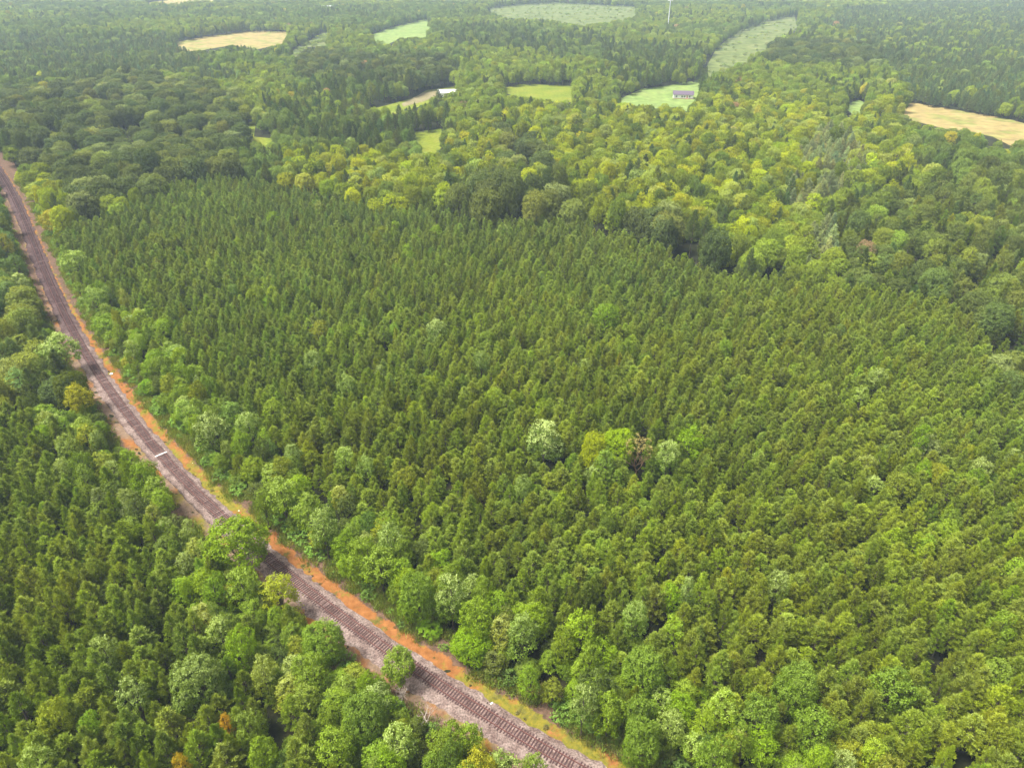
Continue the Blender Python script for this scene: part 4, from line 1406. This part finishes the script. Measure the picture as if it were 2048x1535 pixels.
# grasses and weeds: blades in tufts, far too many to count
def tuft_mesh(seed, n=26, h=0.8, sp=0.35):
    r = np.random.default_rng(seed)
    b = np.concatenate([r.normal(0, sp, (n, 2)), np.zeros((n, 1))], 1)
    d = unit(np.concatenate([r.normal(0, 0.35, (n, 2)), np.ones((n, 1))], 1))
    V, Q = kites(b, b + d * (h * r.uniform(0.5, 1.2, (n, 1))), r.uniform(0.03, 0.06, n), unit(r.normal(0, 1, (n, 3))))
    leaf = np.repeat(np.stack([r.uniform(0, 1, n), r.uniform(0, 0.5, n), np.zeros(n), np.ones(n)], 1), 4, 0)
    return mesh_from('grass_tuft', V, Q, [M_LEAF], leaf=leaf)


tuft_col = bpy.data.collections.new('tuft_shapes')
for i in range(4):
    tuft_col.objects.link(bpy.data.objects.new('tuft_%d' % i, tuft_mesh(300 + i)))
NG2 = scatter_nodes(tuft_col)
n = 26000
ss = rs.uniform(0, min(TL, 480), n)
side = np.where(rs.random(n) < 0.72, 1, -1)
oo = np.where(side > 0, rs.triangular(3.6, 7.0, 11.0, n), -rs.triangular(4.4, 7.5, 11.0, n))
x, y, _ = track(ss, oo)
cl = vnoise(np.asarray(x) / 3, np.asarray(y) / 3, 21)
keep = (cl > 0.30) & ((abs(oo) > 5.2) | (cl > 0.60))
x, y, oo = x[keep], y[keep], oo[keep]
n = len(x)
tn = np.where((rs.random(n) < 0.3)[:, None], (0.13, 0.12, 0.03), (0.085, 0.115, 0.015)) * np.exp(rs.normal(0, 0.2, (n, 1)))
sz = rs.uniform(0.5, 1.5, (n, 1)) * np.ones((n, 3))
zz = np.interp(oo, offs, zs) - 0.05
tag(scatter('grass', np.stack([x, y, zz], 1), rs.integers(0, 4, n), np.stack([0 * x, 0 * x, rs.uniform(0, 6.28, n)], 1), sz, tn, 0 * x + 0.2, NG2), kind='stuff')

# ------------------------------------------------------------------ small things by the track
def stone(name, px, py, size, mat, label, cat='stone'):
    r = np.random.default_rng(int(px))
    x, y = ground(px, py, 0.1)
    V = unit(r.normal(0, 1, (26, 3)))
    import bmesh
    bm = bmesh.new()
    bmesh.ops.create_icosphere(bm, subdivisions=2, radius=1.0)
    for v in bm.verts:
        v.co *= 1 + 0.25 * math.sin(3.1 * v.co.x + px) * math.cos(2.3 * v.co.y + py)
        v.co.x *= size * 0.6
        v.co.y *= size * 0.5
        v.co.z *= size * 0.35
    me = bpy.data.meshes.new(name)
    bm.to_mesh(me)
    bm.free()
    me.materials.append(mat)
    return tag(link(name, me, None, (float(x), float(y), 0.1 + size * 0.1)), label, cat)


stone('stone', 223, 748, 0.8, M_PALEROCK, 'small white stone on the clay right of the far track')
stone('stone', 386, 926, 0.4, M_PALEROCK, 'tiny pale stone at the foot of the trees right of the whitish crosstie')
stone('stone', 478, 1021, 0.3, M_PALEROCK, 'pale stone at the end of the yellow grass strip')
x, y = (float(q) for q in ground(983, 1406, 0.2))
_hd = float(track(s_of(983, 1406))[2])
mk = tag(bpy.data.objects.new('track_marker', None), 'small white marker slab with dark post on the ballast edge', 'marker')
mk.location = (x, y, 0.0)
mk.rotation_euler = (0, 0, _hd + 1.2)
COL.objects.link(mk)
v, q = boxes([(-0.27, 0.27, -0.11, 0.11, 0.22, 0.32)])
link('slab', mesh_from('slab', v, q, [M_WHITE]), mk)
v, q = tubes([((0.6, -0.2, 0.0), (0.6, -0.2, 0.9), 0.07, 0.06)], 8)
link('post', mesh_from('post', v, q, [M_TIE]), mk)

# ------------------------------------------------------------------ buildings and mast
def prism_roof(x0, x1, y0, y1, z0, z1, ov=0.5):
    ym = (y0 + y1) / 2
    a, b, c, d = x0 - ov, x1 + ov, y0 - ov, y1 + ov
    t = 0.18
    V = [(a, c, z0), (b, c, z0), (b, d, z0), (a, d, z0), (a, ym, z1), (b, ym, z1), (a, c, z0 + t), (b, c, z0 + t), (b, d, z0 + t), (a, d, z0 + t), (a, ym, z1 + t), (b, ym, z1 + t)]
    Q = [[6, 7, 11, 10], [8, 9, 10, 11], [0, 4, 5, 1], [2, 5, 4, 3], [0, 1, 7, 6], [2, 3, 9, 8], [1, 5, 11, 7], [5, 2, 8, 11], [3, 4, 10, 9], [4, 0, 6, 10]]
    return V, Q


def gable_box(x0, x1, y0, y1, z1, zr):
    ym = (y0 + y1) / 2
    V = [(x0, y0, 0), (x1, y0, 0), (x1, y1, 0), (x0, y1, 0), (x0, y0, z1), (x1, y0, z1), (x1, y1, z1), (x0, y1, z1), (x0, ym, zr), (x1, ym, zr)]
    Q = [[0, 1, 5, 4], [2, 3, 7, 6], [1, 2, 6, 9, 5], [3, 0, 4, 8, 7], [0, 3, 2, 1]]
    return V, Q


hx, hy = (float(q) for q in ground(1366, 198, 0))
house = tag(bpy.data.objects.new('house', None), 'long white single-storey house with purple-grey roof on a light green lawn', 'house')
house.location = (hx, hy, 0)
house.rotation_euler = (0, 0, math.radians(-9))
COL.objects.link(house)
v, q = gable_box(-8.2, 8.2, 0, 7.5, 3.3, 5.6)
link('wall', mesh_from('wall', v, q, [M_WHITE]), house)
v, q = prism_roof(-8.2, 8.2, 0, 7.5, 3.15, 5.75)
link('roof', mesh_from('roof', v, q, [M_ROOF]), house)
v, q = boxes([(-8.25, 8.25, -0.06, 0.2, 0, 0.55)])
link('foundation', mesh_from('foundation', v, q, [M_BRICK]), house)
for wx in (-5.6, -0.9, 1.1, 5.2):
    v, q = boxes([(wx - 0.75, wx + 0.75, -0.05, 0.02, 1.1, 2.6)])
    wf = link('window', mesh_from('window', v, q, [M_WHITE]), house)
    v, q = boxes([(wx - 0.62, wx - 0.04, -0.075, -0.052, 1.22, 2.48), (wx + 0.04, wx + 0.62, -0.075, -0.052, 1.22, 2.48)])
    link('pane', mesh_from('pane', v, q, [M_WINDOW]), wf)
v, q = boxes([(2.7, 3.7, -0.06, 0.02, 0.55, 2.7)])
link('door', mesh_from('door', v, q, [M_BRICK]), house)
v, q = boxes([(2.2, 4.2, -1.3, -0.08, 0, 0.5)])
link('steps', mesh_from('steps', v, q, [M_BRICK]), house)

hx, hy = (float(q) for q in ground(897, 194, 0))
shed = tag(bpy.data.objects.new('shed', None), 'white-roofed shed half hidden behind trees in the middle distance', 'shed')
shed.location = (hx, hy, 0)
shed.rotation_euler = (0, 0, math.radians(10))
COL.objects.link(shed)
v, q = gable_box(-8, 8, 0, 9, 3.2, 5.0)
link('wall', mesh_from('wall', v, q, [M_WHITE]), shed)
v, q = prism_roof(-8, 8, 0, 9, 3.1, 5.2)
link('roof', mesh_from('roof', v, q, [M_ROOFW]), shed)
v, q = boxes([(-2.0, 1.5, -0.06, 0.02, 0, 2.8)])
link('door', mesh_from('door', v, q, [M_BRICK]), shed)

hx, hy = (float(q) for q in ground(655, 23, 0))
fb = tag(bpy.data.objects.new('farm_building', None), 'pale long farm building far off above the woods near the top', 'farm building')
fb.location = (hx, hy, 0)
fb.rotation_euler = (0, 0, math.radians(-14))
COL.objects.link(fb)
v, q = gable_box(-13, 13, 0, 12, 7, 9.5)
link('wall', mesh_from('wall', v, q, [M_WHITE]), fb)
v, q = prism_roof(-13, 13, 0, 12, 6.9, 9.7)
link('roof', mesh_from('roof', v, q, [M_ROOFW]), fb)

hx, hy = (float(q) for q in ground(1334.5, 66, 0))
mast = tag(bpy.data.objects.new('radio_mast', None), 'slim white radio mast with a round platform rising from far woods', 'mast')
mast.location = (hx, hy, 0)
COL.objects.link(mast)
v, q = tubes([((0, 0, 0), (0, 0, 45), 0.7, 0.55), ((0, 0, 45), (0, 0, 85), 0.55, 0.4)], 10)
link('pole', mesh_from('pole', v, q, [M_STEEL]), mast)
sg = []
for k in range(12):
    t = k * math.pi / 6
    sg.append(((0, 0, 44.0), (3.4 * math.cos(t), 3.4 * math.sin(t), 44.4), 0.12, 0.12))
    t2 = (k + 1) * math.pi / 6
    sg.append(((3.4 * math.cos(t), 3.4 * math.sin(t), 44.4), (3.4 * math.cos(t2), 3.4 * math.sin(t2), 44.4), 0.15, 0.15))
v, q = tubes(sg, 5)
link('platform', mesh_from('platform', v, q, [M_STEEL]), mast)
for k in range(9):
    t = k * 2 * math.pi / 9
    v, q = boxes([(-0.45, 0.45, -0.2, 0.2, -2.0, 2.0)])
    o = link('antenna', mesh_from('antenna', v, q, [M_WHITE]), mast, (3.7 * math.cos(t), 3.7 * math.sin(t), 44.6))
    o.rotation_euler = (0, 0, t + math.pi / 2)

# ------------------------------------------------------------------ haze
v, q = boxes([(-12500, 12500, -590, 13500, -1.0, 135.0)])
m, n_, l_, out = new_mat('haze')
pv = n_.new('ShaderNodeVolumePrincipled')
pv.inputs['Color'].default_value = (0.66, 0.82, 1.0, 1)
pv.inputs['Density'].default_value = 0.00015
pv.inputs['Anisotropy'].default_value = 0.0
l_.new(pv.outputs[0], out.inputs['Volume'])
me = mesh_from('haze', v, q, [m])
tag(link('haze', me), kind='stuff')
